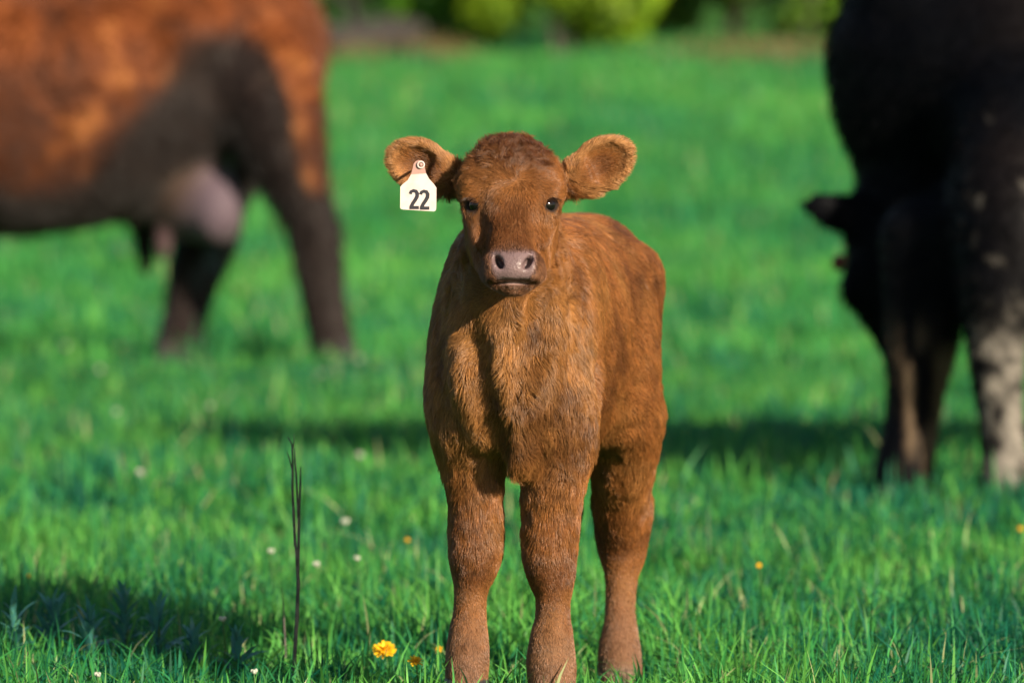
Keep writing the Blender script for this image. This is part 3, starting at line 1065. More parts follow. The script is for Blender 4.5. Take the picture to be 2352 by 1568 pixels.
def brown_color(P):
    c = np.tile(np.array((0.140, 0.036, 0.0070)), (len(P), 1))
    n = vnoise(P * np.array((1, 1, .6)), 9, 1.0) * 0.55 + vnoise(P, 20, 2.0) * 0.45
    c += (np.array((0.048, 0.0135, 0.0045)) - c) * np.clip(n * 1.0 + 0.22 + 0.75 * sstep(1.28, 0.80, P[:, 2]), 0, 0.95)[:, None]  # mottling, plus body shading painted in as darkening towards the belly
    c += (np.array((0.30, 0.115, 0.032)) - c) * (np.clip(-n * 1.4 - 0.35, 0, .8))[:, None]
    # legs, flank and belly darkened below a wavering edge
    px = 1176 + P[:, 0] / (P[:, 1] + 10) * FP
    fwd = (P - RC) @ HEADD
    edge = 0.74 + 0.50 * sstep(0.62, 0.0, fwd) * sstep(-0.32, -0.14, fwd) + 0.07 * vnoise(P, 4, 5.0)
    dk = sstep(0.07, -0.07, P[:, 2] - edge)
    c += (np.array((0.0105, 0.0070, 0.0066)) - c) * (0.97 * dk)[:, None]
    # udder
    q = P - UD
    u = sstep(0.235, 0.175, np.sqrt((q[:, 0] - 0.02) ** 2 + q[:, 1] ** 2 * 0.5 + q[:, 2] ** 2)) * sstep(0.16, 0.06, q[:, 2] - 0.02)
    u *= sstep(14.18, 14.08, P[:, 1]) * sstep(-0.16, -0.06, q[:, 0])
    ucol = np.array((0.055, 0.034, 0.027)) + (np.array((0.095, 0.068, 0.086)) - np.array((0.055, 0.034, 0.027))) * sstep(-0.08, 0.07, q[:, 0] - 0.5 * (q[:, 2] - 0.02))[:, None]
    c += (ucol - c) * (0.90 * u)[:, None]
    # teats
    for (tx, ty, tY) in ((375, 550, 13.95),):
        tq = P - at(tx, ty, tY)
        tw = sstep(0.075, 0.05, np.linalg.norm(tq * np.array((1.6, 1, 0.9)), axis=1))
        c += (np.array((0.07, 0.040, 0.045)) - c) * (0.9 * tw)[:, None]
    # pale dried mud on the far leg
    tq = P - at(488, 590, 14.22)
    tw = sstep(0.075, 0.03, np.linalg.norm(tq * np.array((1.5, 0.6, 0.75)), axis=1))
    c += (np.array((0.06, 0.085, 0.10)) - c) * (0.8 * tw)[:, None]
    tq = P - at(455, 640, 14.22)
    tw = sstep(0.06, 0.02, np.linalg.norm(tq * np.array((1.3, 0.6, 0.7)), axis=1))
    c += (np.array((0.03, 0.042, 0.047)) - c) * (0.6 * tw)[:, None]
    return c


def animal(name, V, Q, colr, m, org, label, cat):
    e = empty(name, org)
    mesh_np('body', V - np.array(org), [Q], m, e, col=colr)
    tag(e, label, cat)
    return e


bcow = animal('brown_cow', BV, BQ, brown_color(BV), M_COW_BROWN, (-1.6, 14.0, 0.0), 'big red-brown cow, darker below, with pinkish udder, head out of view', 'cow')


def cow_hoof(parent, p, org, s=1.0):
    hf = Field(axis_steps((-.11, .11, .009)), axis_steps((-.12, .10, .009)), axis_steps((-.03, .12, .009)))
    for k in (-1, 1):
        hf.chain([(k * .026, .015, .09), (k * .030, -.006, .05), (k * .034, -.026, .008)], [(.030, .042), (.034, .052), (.037, .062)], k=0.006)
    hf.F = np.maximum(hf.F, np.broadcast_to(-(hf.ax[2][None, None, :]), hf.F.shape)).astype(np.float32)
    V, Q = hf.mesh(1)
    zb = float(gz(p[0], p[1])) - 0.004
    mesh_np('hoof', V * s + np.array((p[0], p[1], zb)) - np.array(org), [Q], M_HOOF, parent)


for p in (NP[-1], FP_[-1], Bc(1.41, -.16, 0), Bc(1.31, .16, 0)):
    cow_hoof(bcow, p, (-1.6, 14.0, 0.0), 1.0)

# ------------------------------------------------------------------ black cow on the right
KF = Field(axis_steps((0.60, 3.9, 0.02)), axis_steps((4.9, 8.4, 0.02)), axis_steps((-0.05, 1.62, 0.02)))
BDIR = nrm((0.86, 0.50, 0))
BSIDE = np.array((0.50, -0.86, 0))


def K(f, s, z):
    return np.array((1.42, 5.95, 0)) + BDIR * f + BSIDE * s + np.array((0, 0, z))


KF.chain([K(-.12, 0, .98), K(.1, 0, .97), K(.45, 0, .95), K(.9, 0, .95), K(1.35, 0, .98), K(1.65, 0, 1.05), K(1.85, 0, 1.08)],
         [(.24, .34), (.31, .42), (.35, .44), (.37, .44), (.33, .40), (.25, .30), (.14, .18)], side=BSIDE, k=0.06, power=2.2)
# neck reaching down to the grass
KF.chain([(1.30, 6.05, 1.10), (1.13, 6.00, 1.06), (1.09, 5.98, .90), (1.03, 5.96, .75), (.99, 5.95, .66)],
         [(.36, .34), (.36, .28), (.27, .20), (.175, .15), (.13, .13)], side=(1, 0, 0), k=0.06)
KF.chain([(.955, 5.95, .70), (.935, 5.92, .55), (.955, 5.91, .44), (.985, 5.90, .35), (.99, 5.89, .28)],
         [(.105, .12), (.118, .12), (.085, .09), (.072, .075), (.068, .07)], side=(1, 0, 0), k=0.05)
KF.ell((.835, 5.88, .515), (.035, .03, .05), k=0.03)
KF.chain([(.93, 5.93, .665), (.83, 5.90, .690), (.755, 5.88, .714), (.688, 5.87, .730)], [(.045, .03), (.056, .022), (.040, .014), (.010, .008)], side=(0, 0, 1), k=0.025)
KF.chain([(1.0, 5.97, .68), (1.12, 6.06, .68)], [(.05, .03), (.06, .02)], side=(0, 0, 1), k=0.03)
# chest and forelegs
KF.ell((1.42, 5.72, .72), (.24, .22, .32), k=0.10)
KL1 = [(2130, 560, 230, 5.62), (2125, 680, 200, 5.60), (2116, 790, 172, 5.58), (2108, 870, 142, 5.57), (2098, 950, 128, 5.57), (2088, 1020, 132, 5.56), (2076, 1080, 138, 5.55), (2072, 1115, 140, 5.54)]
KL2 = [(2360, 330, 330, 5.60), (2325, 480, 280, 5.46), (2303, 640, 215, 5.40), (2290, 750, 150, 5.38), (2290, 850, 124, 5.37), (2298, 950, 104, 5.37), (2306, 1030, 104, 5.36), (2312, 1090, 118, 5.35), (2314, 1135, 122, 5.34)]
K1 = cleg(KF, KL1, k=0.10)
K2 = cleg(KF, KL2, k=0.14)
KH = []
for s, f in ((-1, 1.55), (1, 1.68)):
    KF.chain([K(f, s * .18, .90), K(f - .03, s * .20, .70), K(f + .10, s * .18, .48), K(f + .09, s * .18, .25), K(f + .06, s * .18, .10), K(f + .04, s * .18, .03)],
             [(.13, .22), (.11, .17), (.06, .085), (.05, .055), (.06, .06), (.062, .062)], side=BSIDE, k=0.06)
    KH.append(K(f + .03, s * .18, 0))
KF.chain([K(1.92, 0, 1.22), K(2.0, 0, 1.05), K(2.02, 0, .7), K(2.0, 0, .5)], [.04, .032, .024, .04], k=0.04)
KV, KQ = KF.mesh(smooth=2)


def black_color(P):
    c = np.tile(np.array((0.0015, 0.0017, 0.0028)), (len(P), 1))
    n = vnoise(P, 5, 1.0) * 0.6 + vnoise(P, 13, 2.0) * 0.4
    # rusty brown tinge on shoulder
    sh = sstep(0.95, 1.3, P[:, 0]) * sstep(0.4, 0.9, P[:, 2])
    c += (np.array((0.0070, 0.0050, 0.0052)) - c) * (sh * np.clip(0.55 + n, 0, 1))[:, None]
    # dried mud flecks on shoulder, heavy on the lower right foreleg
    PS = P * np.array((1, 1, 0.5))
    fl = vnoise(P * np.array((1, 1, .6)), 34, 4.0) * 0.5 + vnoise(P, 70, 5.0) * 0.5
    px = P[:, 0] / (P[:, 1] + 10) * FP + 1176
    leg2 = sstep(2225, 2275, px) * sstep(0.55, 0.28, P[:, 2]) * (P[:, 1] < 5.6)
    leg1 = (px < 2210) * (px > 1990) * sstep(0.50, 0.35, P[:, 2]) * (P[:, 1] < 5.72)
    sho = sstep(1.0, 1.15, P[:, 0]) * sstep(1.0, 0.75, P[:, 2]) * (P[:, 1] < 5.75)
    mud = np.array((0.20, 0.180, 0.155))
    c += (mud - c) * (leg2 * np.clip(0.16 + fl * 1.3 + 0.42 * sstep(2270, 2325, px), 0, 0.9))[:, None]
    str_ = vnoise(PS * np.array((1, 1, 0.35)), 40, 7.0)
    c += (mud * np.array((0.8, 0.62, 0.45)) - c) * (leg1 * np.clip(str_ * 1.3 - 0.18, 0, 0.65))[:, None]
    inner = leg1 * sstep(2135, 2165, px) * sstep(0.42, 0.34, P[:, 2]) * sstep(0.08, 0.18, P[:, 2])
    c += (np.array((0.13, 0.088, 0.05)) - c) * (0.8 * inner)[:, None]
    c += (mud - c) * (sho * np.clip(fl * 2.6 - 0.95, 0, 0.7))[:, None]
    return c


kcow = animal('black_cow', KV, KQ, black_color(KV), M_COW_BLACK, (1.9, 6.3, 0.0), 'black cow grazing with lowered head and mud on its forelegs', 'cow')
for p in (K1[-1], K2[-1], KH[0], KH[1]):
    cow_hoof(kcow, p, (1.9, 6.3, 0.0), 1.0)
# small red button tag in its ear
tv = mesh_np('ear_button', SV * np.array((.018, .008, .020)) + np.array(at(1926, 603, 5.86)) + np.array((0, -0.02, 0)), [SQ, ST], mat('red_button', (0.10, 0.016, 0.008), 0.4))
tag(tv, 'small dull red button beside the lowered head of the black cow', 'ear button')


# coarse coat hair on the cows, so that their outlines are soft
def cow_fur(V, Q, colf, count, ln, rad, parent, org, rear, m=None):
    N = vert_normals(V, Q)
    P, Nn = sample_surface(V, Q, N, count)
    D = np.tile(np.asarray(rear) * 0.5 + np.array((0, 0, -0.8)), (count, 1)) + vnoise3(P, 12, 3.0) * 1.1 + rng.normal(0, 0.2, (count, 3))
    D = D - Nn * np.einsum('ij,ij->i', D, Nn)[:, None]
    D = nrm(D)
    l = ln * rng.uniform(0.6, 1.3, count)
    l *= 0.4 + 0.6 * sstep(0.25, 0.6, P[:, 2])
    pts = np.stack([P - Nn * 0.002, P + nrm(D + Nn * 0.8) * (l * 0.5)[:, None], P + nrm(D + Nn * 0.5) * l[:, None]], 1)
    c = colf(P) * np.exp(rng.normal(0, 0.25, count))[:, None]
    hair_object('fur', pts - np.array(org), np.full(count, rad), np.clip(c, 0.001, 0.9), m or M_FUR, parent)


def no_udder(P):
    return brown_color(P)


_keep = np.linalg.norm((BV - UD) * np.array((1, 1, 1)), axis=1) > 0.24
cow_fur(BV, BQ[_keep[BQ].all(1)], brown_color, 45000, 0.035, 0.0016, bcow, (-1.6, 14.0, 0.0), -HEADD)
cow_fur(KV, KQ, black_color, 60000, 0.026, 0.0011, kcow, (1.9, 6.3, 0.0), BDIR, M_FUR_DARK)


# ------------------------------------------------------------------ grass
def blades(name, X, Y, h, wd, colr, m, lean=0.5, levels=3, parent=None):
    n = len(X)
    Z = gz(X, Y) - 0.004
    ang = rng.uniform(0, 2 * math.pi, n)
    face = rng.uniform(0, 2 * math.pi, n)
    ln = np.abs(rng.normal(0, lean, n))
    dirx, diry = np.cos(ang), np.sin(ang)
    wx, wy = np.cos(face), np.sin(face)
    fr = np.linspace(0, 1, levels + 1)
    V = np.zeros((n, 2 * levels + 1, 3), dtype=np.float32)
    for i, f in enumerate(fr):
        off = h * ln * (f ** 1.8)
        zz = h * f * (1 - 0.35 * np.clip(ln, 0, 1.2) * f)
        cx, cy, cz = X + dirx * off, Y + diry * off, Z + zz
        if i < levels:
            ww = wd * 0.5 * (1 - 0.75 * f ** 1.5) * (0.75 if i == 0 else 1)
            V[:, 2 * i] = np.stack([cx - wx * ww, cy - wy * ww, cz], 1)
            V[:, 2 * i + 1] = np.stack([cx + wx * ww, cy + wy * ww, cz], 1)
        else:
            V[:, 2 * i] = np.stack([cx, cy, cz], 1)
    nv = 2 * levels + 1
    base = (np.arange(n) * nv)[:, None]
    quads = np.concatenate([base + np.array((2 * i, 2 * i + 1, 2 * i + 3, 2 * i + 2)) for i in range(levels - 1)]) if levels > 1 else np.zeros((0, 4), int)
    t = 2 * (levels - 1)
    tris = base + np.array((t, t + 1, t + 2))
    C = np.repeat(colr[:, None, :], nv, 1).reshape(-1, 3)
    return mesh_np(name, V.reshape(-1, 3), [quads, tris] if len(quads) else [tris], m, parent, smooth=True, col=C)


def grass_zone(name, n, y0, y1, margin, hm, hs, wd, levels, label, power=1.0, lean=0.85, bright=1.08):
    u = rng.random(n)
    Y = y0 + (y1 - y0) * u ** power
    half = 0.0788 * (Y + 10)
    X = rng.uniform(-1, 1, n) * (half + 0.45)
    out = rng.random(n) < 0.36
    X = np.where(out, np.sign(X) * (half + 0.3 + rng.random(n) * margin), X)
    P = np.stack([X, Y, np.zeros(n)], 1)
    clump = vnoise(P, 2.2, 1.0) * 0.6 + vnoise(P, 6.5, 2.0) * 0.6
    h = hm * np.exp(np.clip(rng.normal(0, hs, n), -1, 0.75)) * (1 + 0.45 * clump) * (0.80 + 0.20 * sstep(0.2, 0.8, Y))

    keep = rng.random(n) < 0.72 + 0.5 * clump
    for q in (LA[-1], LB[-1], LC[-1], LD[-1]):
        keep &= (X - q[0]) ** 2 + (Y - q[1]) ** 2 > 0.042 ** 2
    for q in (NP[-1], FP_[-1], K1[-1], K2[-1]):
        keep &= (X - q[0]) ** 2 + (Y - q[1]) ** 2 > 0.075 ** 2
    X, Y, h, P, clump = X[keep], Y[keep], h[keep], P[keep], clump[keep]
    k = len(X)
    g1 = np.array((0.030, 0.190, 0.042)); g2 = np.array((0.098, 0.310, 0.052)); g3 = np.array((0.007, 0.105, 0.058)); g4 = np.array((0.26, 0.30, 0.14))
    t = np.clip(0.50 + 0.34 * vnoise(P, 1.1, 9.0) + (0.45 * vnoise(P, 5.0, 6.0) + 0.35 * vnoise(P, 14.0, 7.0) + rng.normal(0, 0.28, k)) * (0.5 if y0 > 10 else 1.0), 0, 1)[:, None]
    c = np.where(t < 0.5, g3 + (g1 - g3) * (t * 2), g1 + (g2 - g1) * (t * 2 - 1))
    dry = rng.random(k) < 0.03
    c[dry] = g4
    c = c * np.exp(rng.normal(0, 0.18, k))[:, None] * bright
    o = blades(name, X, Y, h, wd * rng.uniform(0.7, 1.3, k), c, M_GRASS, lean, levels)
    tag(o, label, 'grass', kind='stuff')
    return o


grass_zone('grass', 185000, -1.6, 4.0, 1.7, 0.060, 0.36, 0.0056, 3, 'sharp green grass blades around the calf')
grass_zone('grass', 190000, 4.0, 14.0, 3.0, 0.070, 0.34, 0.0100, 3, 'softly blurred green grass between calf and cows', 1.15)
grass_zone('grass', 200000, 14.0, 54.0, 7.0, 0.10, 0.30, 0.018, 2, 'blurred green grass of the far slope', 1.3, 0.6, 1.2)

# ------------------------------------------------------------------ bushes at the top of the slope
def leaf_cloud(n, centers, radii, size):
    ci = rng.integers(0, len(centers), n)
    d = nrm(rng.normal(0, 1, (n, 3))) * (rng.random(n) ** 0.45)[:, None]
    P = centers[ci] + d * radii[ci]
    a = nrm(rng.normal(0, 1, (n, 3)))
    b = nrm(np.cross(a, rng.normal(0, 1, (n, 3))))
    s = size * rng.uniform(0.6, 1.4, n)[:, None]
    V = np.stack([P - a * s, P + b * s * 0.45, P + a * s, P - b * s * 0.45], 1).reshape(-1, 3)
    Q = np.arange(4 * n).reshape(n, 4)
    return V, Q, P


def bush(px, Y, wid, hgt, c1, c2, label, n=3500, name='bush', low=0.0):
    x = (px - 1176) / FP * (Y + 10)
    z = float(gz(x, Y))
    e = empty(name, (x, Y, z))
    m = 26
    cen = np.stack([rng.uniform(-1, 1, m) * wid * 0.75, rng.uniform(-1, 1, m) * wid * 0.5, low + hgt * rng.random(m) ** 0.8], 1)
    rad = np.stack([np.full(m, wid * 0.32), np.full(m, wid * 0.30), np.full(m, hgt * 0.16)], 1) * rng.uniform(0.6, 1.2, (m, 1))
    cen[:, 2] = np.maximum(cen[:, 2], rad[:, 2] * 0.6)
    V, Q, P = leaf_cloud(n, cen, rad, 0.075)
    V[:, 2] = np.maximum(V[:, 2], 0.0)
    t = np.clip(0.5 + 0.7 * vnoise(P + x, 1.6, 3.0) + rng.normal(0, 0.22, n), 0, 1)[:, None]
    c = np.array(c1) + (np.array(c2) - np.array(c1)) * t
    mesh_np('foliage', V, [Q], M_LEAF, e, smooth=False, col=np.repeat(c, 4, 0))
    for k in range(4):
        a = random.uniform(0, 6.28)
        sp = random.uniform(0.2, 0.55) * wid
        path = [(0.05 * math.cos(a), 0.05 * math.sin(a), -0.05), (sp * 0.4 * math.cos(a), sp * 0.4 * math.sin(a), hgt * 0.35), (sp * math.cos(a + .3), sp * math.sin(a + .3), hgt * 0.8)]
        tube_child('stem', path, [0.035, 0.025, 0.010], M_BARK, e)
    tag(e, label, 'bush', 'bushes along the top of the slope')
    return e


def tube(path, rad, n=7):
    path = np.asarray(path, float)
    T = nrm(np.gradient(path, axis=0))
    ref = np.array((0.3, 0.9, 0.2))
    V, Q = [], []
    for i, p in enumerate(path):
        s = nrm(np.cross(T[i], ref)); u = np.cross(T[i], s)
        for j in range(n):
            a = 2 * math.pi * j / n
            V.append(p + (s * math.cos(a) + u * math.sin(a)) * rad[i])
    for i in range(len(path) - 1):
        for j in range(n):
            Q.append((i * n + j, i * n + (j + 1) % n, (i + 1) * n + (j + 1) % n, (i + 1) * n + j))
    V.append(path[-1] + T[-1] * rad[-1] * 0.6)
    tip = len(V) - 1
    b = (len(path) - 1) * n
    Tt = [(b + j, b + (j + 1) % n, tip) for j in range(n)]
    return np.array(V), np.array(Q), np.array(Tt)


def tube_child(name, path, rad, m, parent, n=7):
    V, Q, T = tube(path, rad, n)
    return mesh_np(name, V, [Q, T], m, parent)


OL1, OL2 = (0.035, 0.055, 0.012), (0.11, 0.15, 0.018)
YG1, YG2 = (0.09, 0.18, 0.012), (0.28, 0.40, 0.014)
GR1, GR2 = (0.05, 0.16, 0.012), (0.17, 0.38, 0.014)
DK1, DK2 = (0.022, 0.045, 0.012), (0.05, 0.08, 0.018)
for a in ((640, 52.5, 1.3, 2.6, OL1, OL2, 'olive bush mostly hidden behind the brown cow rump'),
          (850, 55.0, 0.9, 2.4, DK1, OL1, 'dark thin bush behind the grey log, beside the brown cow'),
          (1020, 51.5, 0.62, 1.7, GR1, GR2, 'fresh green bush right of the grey log'),
          (1130, 56.5, 0.8, 2.8, DK1, GR1, 'dark bush behind the fresh green bushes'),
          (1290, 50.8, 0.95, 1.6, YG1, YG2, 'bright yellow-green bush straight above the calf head'),
          (1420, 51.6, 0.55, 1.8, GR2, YG2, 'small yellow-green bush beside the brightest bush'),
          (1520, 54.5, 0.9, 2.4, GR1, OL2, 'mid green bush between the yellow-green and olive bushes'),
          (1680, 54.0, 1.0, 2.4, OL1, OL2, 'olive brown bush above the dry straw patch'),
          (1840, 53.0, 0.9, 2.6, OL1, GR2, 'olive green bush touching the black cow outline'),
          (2080, 53.0, 1.2, 2.7, GR1, OL2, 'wide green bush hidden behind the black cow'),
          (330, 53.0, 1.5, 2.7, OL1, GR2, 'broad bush hidden behind the brown cow back')):
    bush(*a)

for a in ((-150, 52.5, 1.5, 2.6, OL1, GR2, 'broad olive bush beyond the left picture edge'),
          (-620, 53.5, 1.6, 2.8, GR1, OL2, 'farthest bush out to the left'),
          (2520, 53.0, 1.5, 2.7, OL1, GR2, 'broad olive bush beyond the right picture edge'),
          (3000, 53.5, 1.6, 2.8, GR1, OL2, 'farthest bush out to the right')):
    bush(*a)

# wood edge far behind, closing the view
for i, px in enumerate((-100, 350, 760, 1180, 1600, 2020, 2450)):
    Y = 66 + (i % 3) * 2.5
    x = (px - 1176) / FP * (Y + 10)
    z = float(gz(x, Y))
    e = empty('tree', (x, Y, z))
    tube_child('trunk', [(0, 0, -.1), (.05, 0, 1.2), (-.05, .1, 2.6), (.1, 0, 4.4)], [.16, .13, .10, .05], M_BARK, e, 9)
    m = 34
    cen = np.stack([rng.normal(0, 1.1, m), rng.normal(0, 0.9, m), rng.uniform(0.7, 5.2, m)], 1)
    rad = np.full((m, 3), 0.7) * rng.uniform(0.6, 1.2, (m, 1))
    V, Q, P = leaf_cloud(5200, cen, rad, 0.12)
    t = np.clip(0.5 + 0.6 * vnoise(P + x, 1.0, 3.0) + rng.normal(0, 0.2, len(P)), 0, 1)[:, None]
    c = np.array((0.014, 0.035, 0.012)) + np.array((0.035, 0.06, 0.012)) * t
    mesh_np('crown', V, [Q], M_LEAF, e, smooth=False, col=np.repeat(c, 4, 0))
    tag(e, ('tree', 'x')[0] and ['dark leafy tree beyond the far left bushes', 'dark leafy tree behind the brown cow', 'dark leafy tree behind the grey log', 'dark leafy tree behind the bush above the calf',
         'dark leafy tree behind the olive bushes', 'dark leafy tree behind the black cow', 'dark leafy tree beyond the far right bushes'][i], 'tree', 'trees at the wood edge')

# grey weathered log at the foot of the bushes
Yl = 50.2
p1, p2 = at(745, 84, Yl), at(945, 68, Yl + 0.4)
xm = (p1 + p2) / 2
zl = float(gz(xm[0], Yl))
log = empty('fallen_log', (xm[0], Yl, zl))
path = [np.array((t * (p2[0] - p1[0]) * 0.62, 0.25 * t, 0.16 + 0.04 * t + 0.03 * math.sin(3 * t))) for t in np.linspace(-1, 1, 9)]
tube_child('log_trunk', path, [0.20, 0.21, 0.20, 0.195, 0.185, 0.18, 0.17, 0.15, 0.12], M_LOG, log, 12)
tube_child('broken_branch', [(-0.1, 0, 0.28), (-0.16, -0.05, 0.48), (-0.3, -0.08, 0.62)], [0.06, 0.045, 0.02], M_LOG, log, 8)
tag(log, 'dark grey weathered log lying at the foot of the bushes', 'log')

# dry straw under the bushes
n = 2000
Xd = np.concatenate([rng.normal((1760 - 1176) / FP * 60, 0.42, n // 2), rng.normal((1005 - 1176) / FP * 60, 0.16, n // 4), rng.normal((760 - 1176) / FP * 60, 0.3, n // 4)])
Yd = rng.normal(49.8, 0.5, len(Xd))
cdry = np.array((0.16, 0.11, 0.05)) * np.exp(rng.normal(0, 0.25, len(Xd)))[:, None]
o = blades('dry_grass', Xd, Yd, 0.15 * np.exp(rng.normal(0, 0.3, len(Xd))), np.full(len(Xd), 0.02), cdry, M_DRY, 0.7, 2)
tag(o, 'pale dry straw along the foot of the bushes', 'dry grass', kind='stuff')

# ------------------------------------------------------------------ small plants
def base_of(px, py_ground):
    d = CAM_H * FP / (py_ground - 321)
    x = (px - 1176) / FP * d
    Y = d - 10
    return np.array((x, Y, float(gz(x, Y))))


# dry stalk with forked tops
b = base_of(674, 1578)
st = empty('dry_stalk', b)
Yst = b[1]


def sp(px, py, dy=0.0):
    return at(px, py, Yst + dy) - b


tube_child('main_stem', [sp(673, 1584), sp(676, 1500), sp(681, 1420), sp(684, 1340), sp(681, 1285), sp(677, 1240)], [.0034, .0033, .0033, .0030, .0026, .0020], M_STALK, st)
tube_child('fork', [sp(677, 1255), sp(674, 1190), sp(671, 1120), sp(672, 1060), sp(670, 1020), sp(660, 1004)], [.0024, .0022, .0021, .0017, .0013, .0007], M_STALK, st)
tube_child('fork', [sp(683, 1330, .004), sp(685, 1260, .006), sp(686, 1180, .004), sp(689, 1110), sp(690, 1072)], [.0026, .0024, .0022, .0016, .0008], M_STALK, st)
tube_child('fork', [sp(684, 1190), sp(681, 1110), sp(677, 1060), sp(676, 1030)], [.0018, .0016, .0014, .0008], M_STALK, st)
tube_child('twig', [sp(671, 1080), sp(664, 1052), sp(658, 1038)], [.0014, .0011, .0006], M_STALK, st)
tube_child('twig', [sp(673, 1030), sp(675, 1008), sp(675, 996)], [.0012, .0009, .0005], M_STALK, st)
tag(st, 'tall dry grey-brown stalk with forked top, left of the calf', 'stalk')
b2 = base_of(656, 1540)
s2 = empty('dry_reed', b2)
P2 = [at(656, 1540, b2[1]) - b2, at(654, 1480, b2[1]) - b2, at(651, 1410, b2[1]) - b2, at(647, 1350, b2[1]) - b2]
tube_child('thin_stem', P2, [.0016, .0015, .0012, .0006], M_STALK, s2)
tube_child('thin_stem', [P2[1], P2[1] + np.array((-.002, .002, .02)), P2[1] + np.array((-.005, .004, .045))], [.0011, .0010, .0005], M_STALK, s2)
tag(s2, 'short thin dry stem just left of the tall forked stalk', 'stem')


# yellow flowers
def petal_mesh():
    V = [(0, -.0018, 0), (0, .0018, 0), (.010, .0028, .002), (.010, -.0028, .002), (.016, .0015, .001), (.016, -.0015, .001)]
    me = bpy.data.meshes.new('petal')
    me.from_pydata(V, [], [(0, 1, 2, 3), (3, 2, 4, 5)])
    me.materials.append(M_PETAL)
    return me


PETAL = petal_mesh()
FC_V = SV * np.array((.006, .006, .004))
CENTRE = mesh_np('flower_centre', FC_V, [SQ, ST], M_PETALC, link=False)


def flower_base(px, py, h):
    b = None
    z = 0.0
    for _ in range(3):
        d = (CAM_H - h - z) * FP / (py - 321)
        z = float(gz((px - 1176) / FP * d, d - 10))
    return np.array(((px - 1176) / FP * d, d - 10, z))


def yellow_flower(px, py, ground, scale, label, npet=16):
    b = flower_base(px, py, 0.085 if py < 1450 else 0.055)
    scale *= 0.62 if py < 1450 else 1.0
    top = at(px, py, b[1])
    e = empty('yellow_flower', b)
    h = top - b
    tube_child('stem', [np.array((0.004, 0, -0.005)), h * 0.5 + np.array((.004, .002, 0)), h], [.0016, .0014, .0012], M_STEM, e, 6)
    head = add_mesh('flower_head', CENTRE, e, tuple(h), (R(35), R(random.uniform(-15, 15)), 0), (scale,) * 3)
    for ring, (m, tilt, s) in enumerate(((npet, -8, 1.0), (npet - 3, -35, 0.85), (npet - 6, -62, 0.6))):
        for k in range(m):
            a = 2 * math.pi * (k + 0.4 * ring) / m + random.uniform(-.12, .12)
            add_mesh('petal', PETAL, head, (0, 0, 0.001 * ring), (0, R(tilt + random.uniform(-12, 12)), a), (s * random.uniform(.8, 1.1),) * 3)
    tag(e, label, 'flower', 'yellow flowers in the grass')


for a in ((885, 1498, 1570, 1.35, 'largest yellow flower, left of the calf near forefoot', 18),
          (954, 1522, 1580, 0.80, 'second yellow flower, between largest one and the calf foot', 13),
          (1008, 1494, 1545, 0.50, 'tiny orange-yellow flower half hidden beside the calf outer foreleg', 11)):
    yellow_flower(*a)
for a in ((936, 1241, 1295, 0.60, 'small yellow flower in mid grass, left of the calf upper foreleg'),
          (64, 1324, 1372, 0.55, 'small orange-yellow flower near the left picture edge, above the dark weeds'),
          (1744, 1300, 1350, 0.60, 'small yellow flower in open grass right of the calf'),
          (2346, 1215, 1262, 0.70, 'yellow flower at right picture edge below the black cow hoof')):
    yellow_flower(*a, npet=11)

# small white flowers
FLO = mesh_np('floret', SV * np.array((.0045, .0045, .0055)), [SQ, ST], M_WHITE, link=False)


def white_flower(px, py, label, scale=1.0):
    b = flower_base(px, py, 0.10)
    top = at(px, py, b[1])
    scale *= 0.8
    e = empty('white_flower', b)
    h = top - b
    tube_child('stem', [np.array((0, 0, -0.005)), h * 0.55 + np.array((.004, .002, 0)), h], [.0013, .0012, .0010], M_STEM, e, 5)
    for k in range(7):
        a = k * 2.4
        add_mesh('floret', FLO, e, tuple(h + np.array((math.cos(a), math.sin(a), 0.5 * math.sin(k * 1.7))) * 0.0062 * scale * (0.4 + 0.1 * k)), (0, 0, a), (scale * random.uniform(.6, 1.0),) * 3)
    tag(e, label, 'flower', 'small white flowers in the grass')


for a in ((150, 795, 'blurred white flower far left, below the brown cow belly', 1.6),
          (228, 848, 'blurred white flower left of the brown cow front hoof in view', 1.5),
          (265, 945, 'pale flower in mid grass below the brown cow, farthest left', 1.2),
          (482, 932, 'pale flower below and right of the brown cow hoof', 1.2),
          (742, 858, 'white flower just below the brown cow hind hoof at right', 1.4),
          (822, 824, 'blurred white flower right of the brown cow hind hoof', 1.5),
          (848, 940, 'white flower at the edge of the shadow left of the calf', 1.2),
          (826, 1045, 'cream flower left of the calf at elbow height', 1.3),
          (792, 1198, 'white flower pair left of the calf, above knee height', 1.2),
          (725, 1296, 'white flower close right of the tall forked stalk', 1.0),
          (622, 1266, 'small white flower left of the tall forked stalk', 1.0),
          (820, 1282, 'small white flower between the forked stalk and the calf', 0.9),
          (510, 1422, 'white flower above the dark weeds, left of the stalk base', 0.9),
          (582, 1543, 'small white flower inside the dark shadow near the stalk', 0.8),
          (222, 1580 - 30, 'small white flower among the dark weeds at bottom left', 0.8),
          (322, 1085, 'pale pinkish white flower in the left mid grass', 1.5)):
    white_flower(*a)


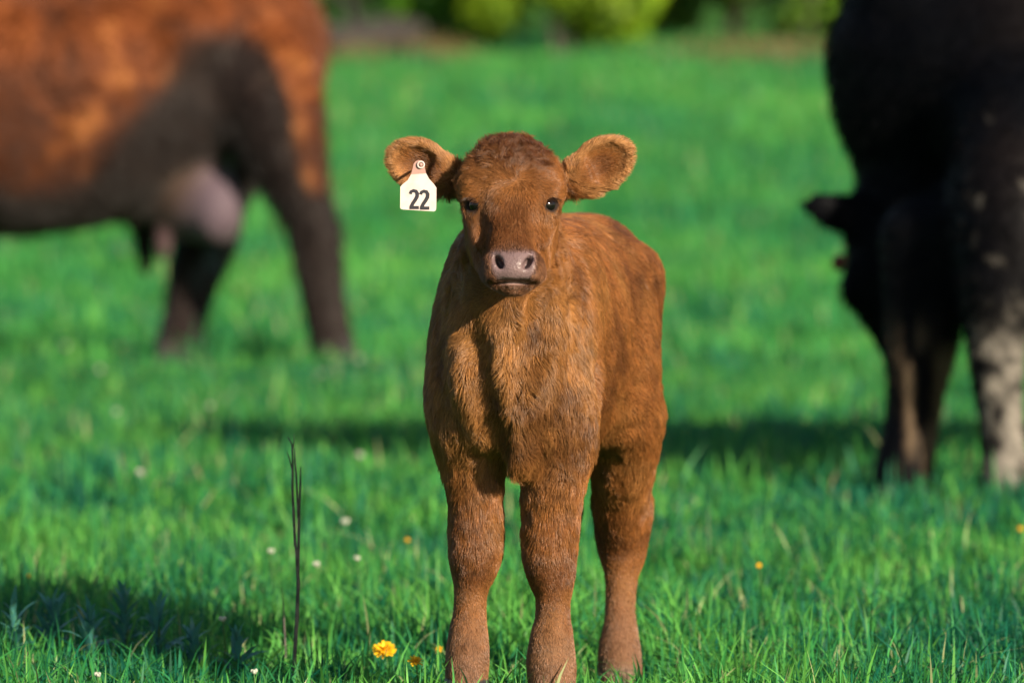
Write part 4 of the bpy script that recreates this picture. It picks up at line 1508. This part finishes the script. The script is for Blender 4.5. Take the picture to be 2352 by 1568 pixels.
# broad-leaved weeds in the calf's shadow
def leaf_mesh(ln, wd, name='leaf'):
    V, F = [], []
    ts = [0, .15, .35, .6, .82, 1]
    ws = [.12, .6, 1, .85, .45, .02]
    for t, ww in zip(ts, ws):
        z = 0.28 * ln * math.sin(t * 1.9)
        for s in (-1, 0, 1):
            V.append((ln * t, s * wd * ww / 2, z + (0.10 * wd * ww if s else 0)))
    for i in range(len(ts) - 1):
        for j in (0, 1):
            F.append((i * 3 + j, i * 3 + j + 1, i * 3 + j + 4, i * 3 + j + 3))
    me = bpy.data.meshes.new(name)
    me.from_pydata(V, [], F)
    me.polygons.foreach_set('use_smooth', [True] * len(F))
    me.materials.append(M_WEED)
    return me


LEAVES = [leaf_mesh(.080, .018), leaf_mesh(.100, .020), leaf_mesh(.065, .016)]


def weed(px, ground, height, nleaf, label):
    b = base_of(px, ground + 15)
    height *= 1.1
    e = empty('leafy_weed', b)
    tube_child('stem', [(0, 0, -.01), (.004, .002, height * .5), (.0, .004, height)], [.003, .0026, .0016], M_STEM, e, 6)
    nleaf = int(nleaf * 2.0)
    for k in range(nleaf):
        f = (k + 0.5) / nleaf
        a = k * 2.4 + random.uniform(-.3, .3)
        add_mesh('leaf', random.choice(LEAVES), e, (0, 0, height * (0.1 + 0.9 * f)), (random.uniform(-.25, .25), R(-5 - 40 * f + random.uniform(-30, 30)), a), (random.uniform(.55, .85) * (1.1 - .45 * f),) * 3)
    tag(e, label, 'weed', 'dark weeds in the calf shadow')


for a in ((30, 1530, .085, 13, 'dark broad-leaved weed at the very left edge of the picture'),
          (120, 1515, .085, 14, 'dark leafy weed second from the left edge'),
          (205, 1535, .080, 12, 'low dark leafy weed, third from left edge'),
          (285, 1510, .100, 15, 'tallest dark leafy weed with upright pointed leaves'),
          (360, 1525, .085, 12, 'dark leafy weed just right of the tallest weed'),
          (440, 1540, .060, 10, 'small dark weed, rightmost of the leafy clump'),
          (545, 1548, .050, 9, 'low weed in deep shade left of the stalk foot')):
    weed(*a)
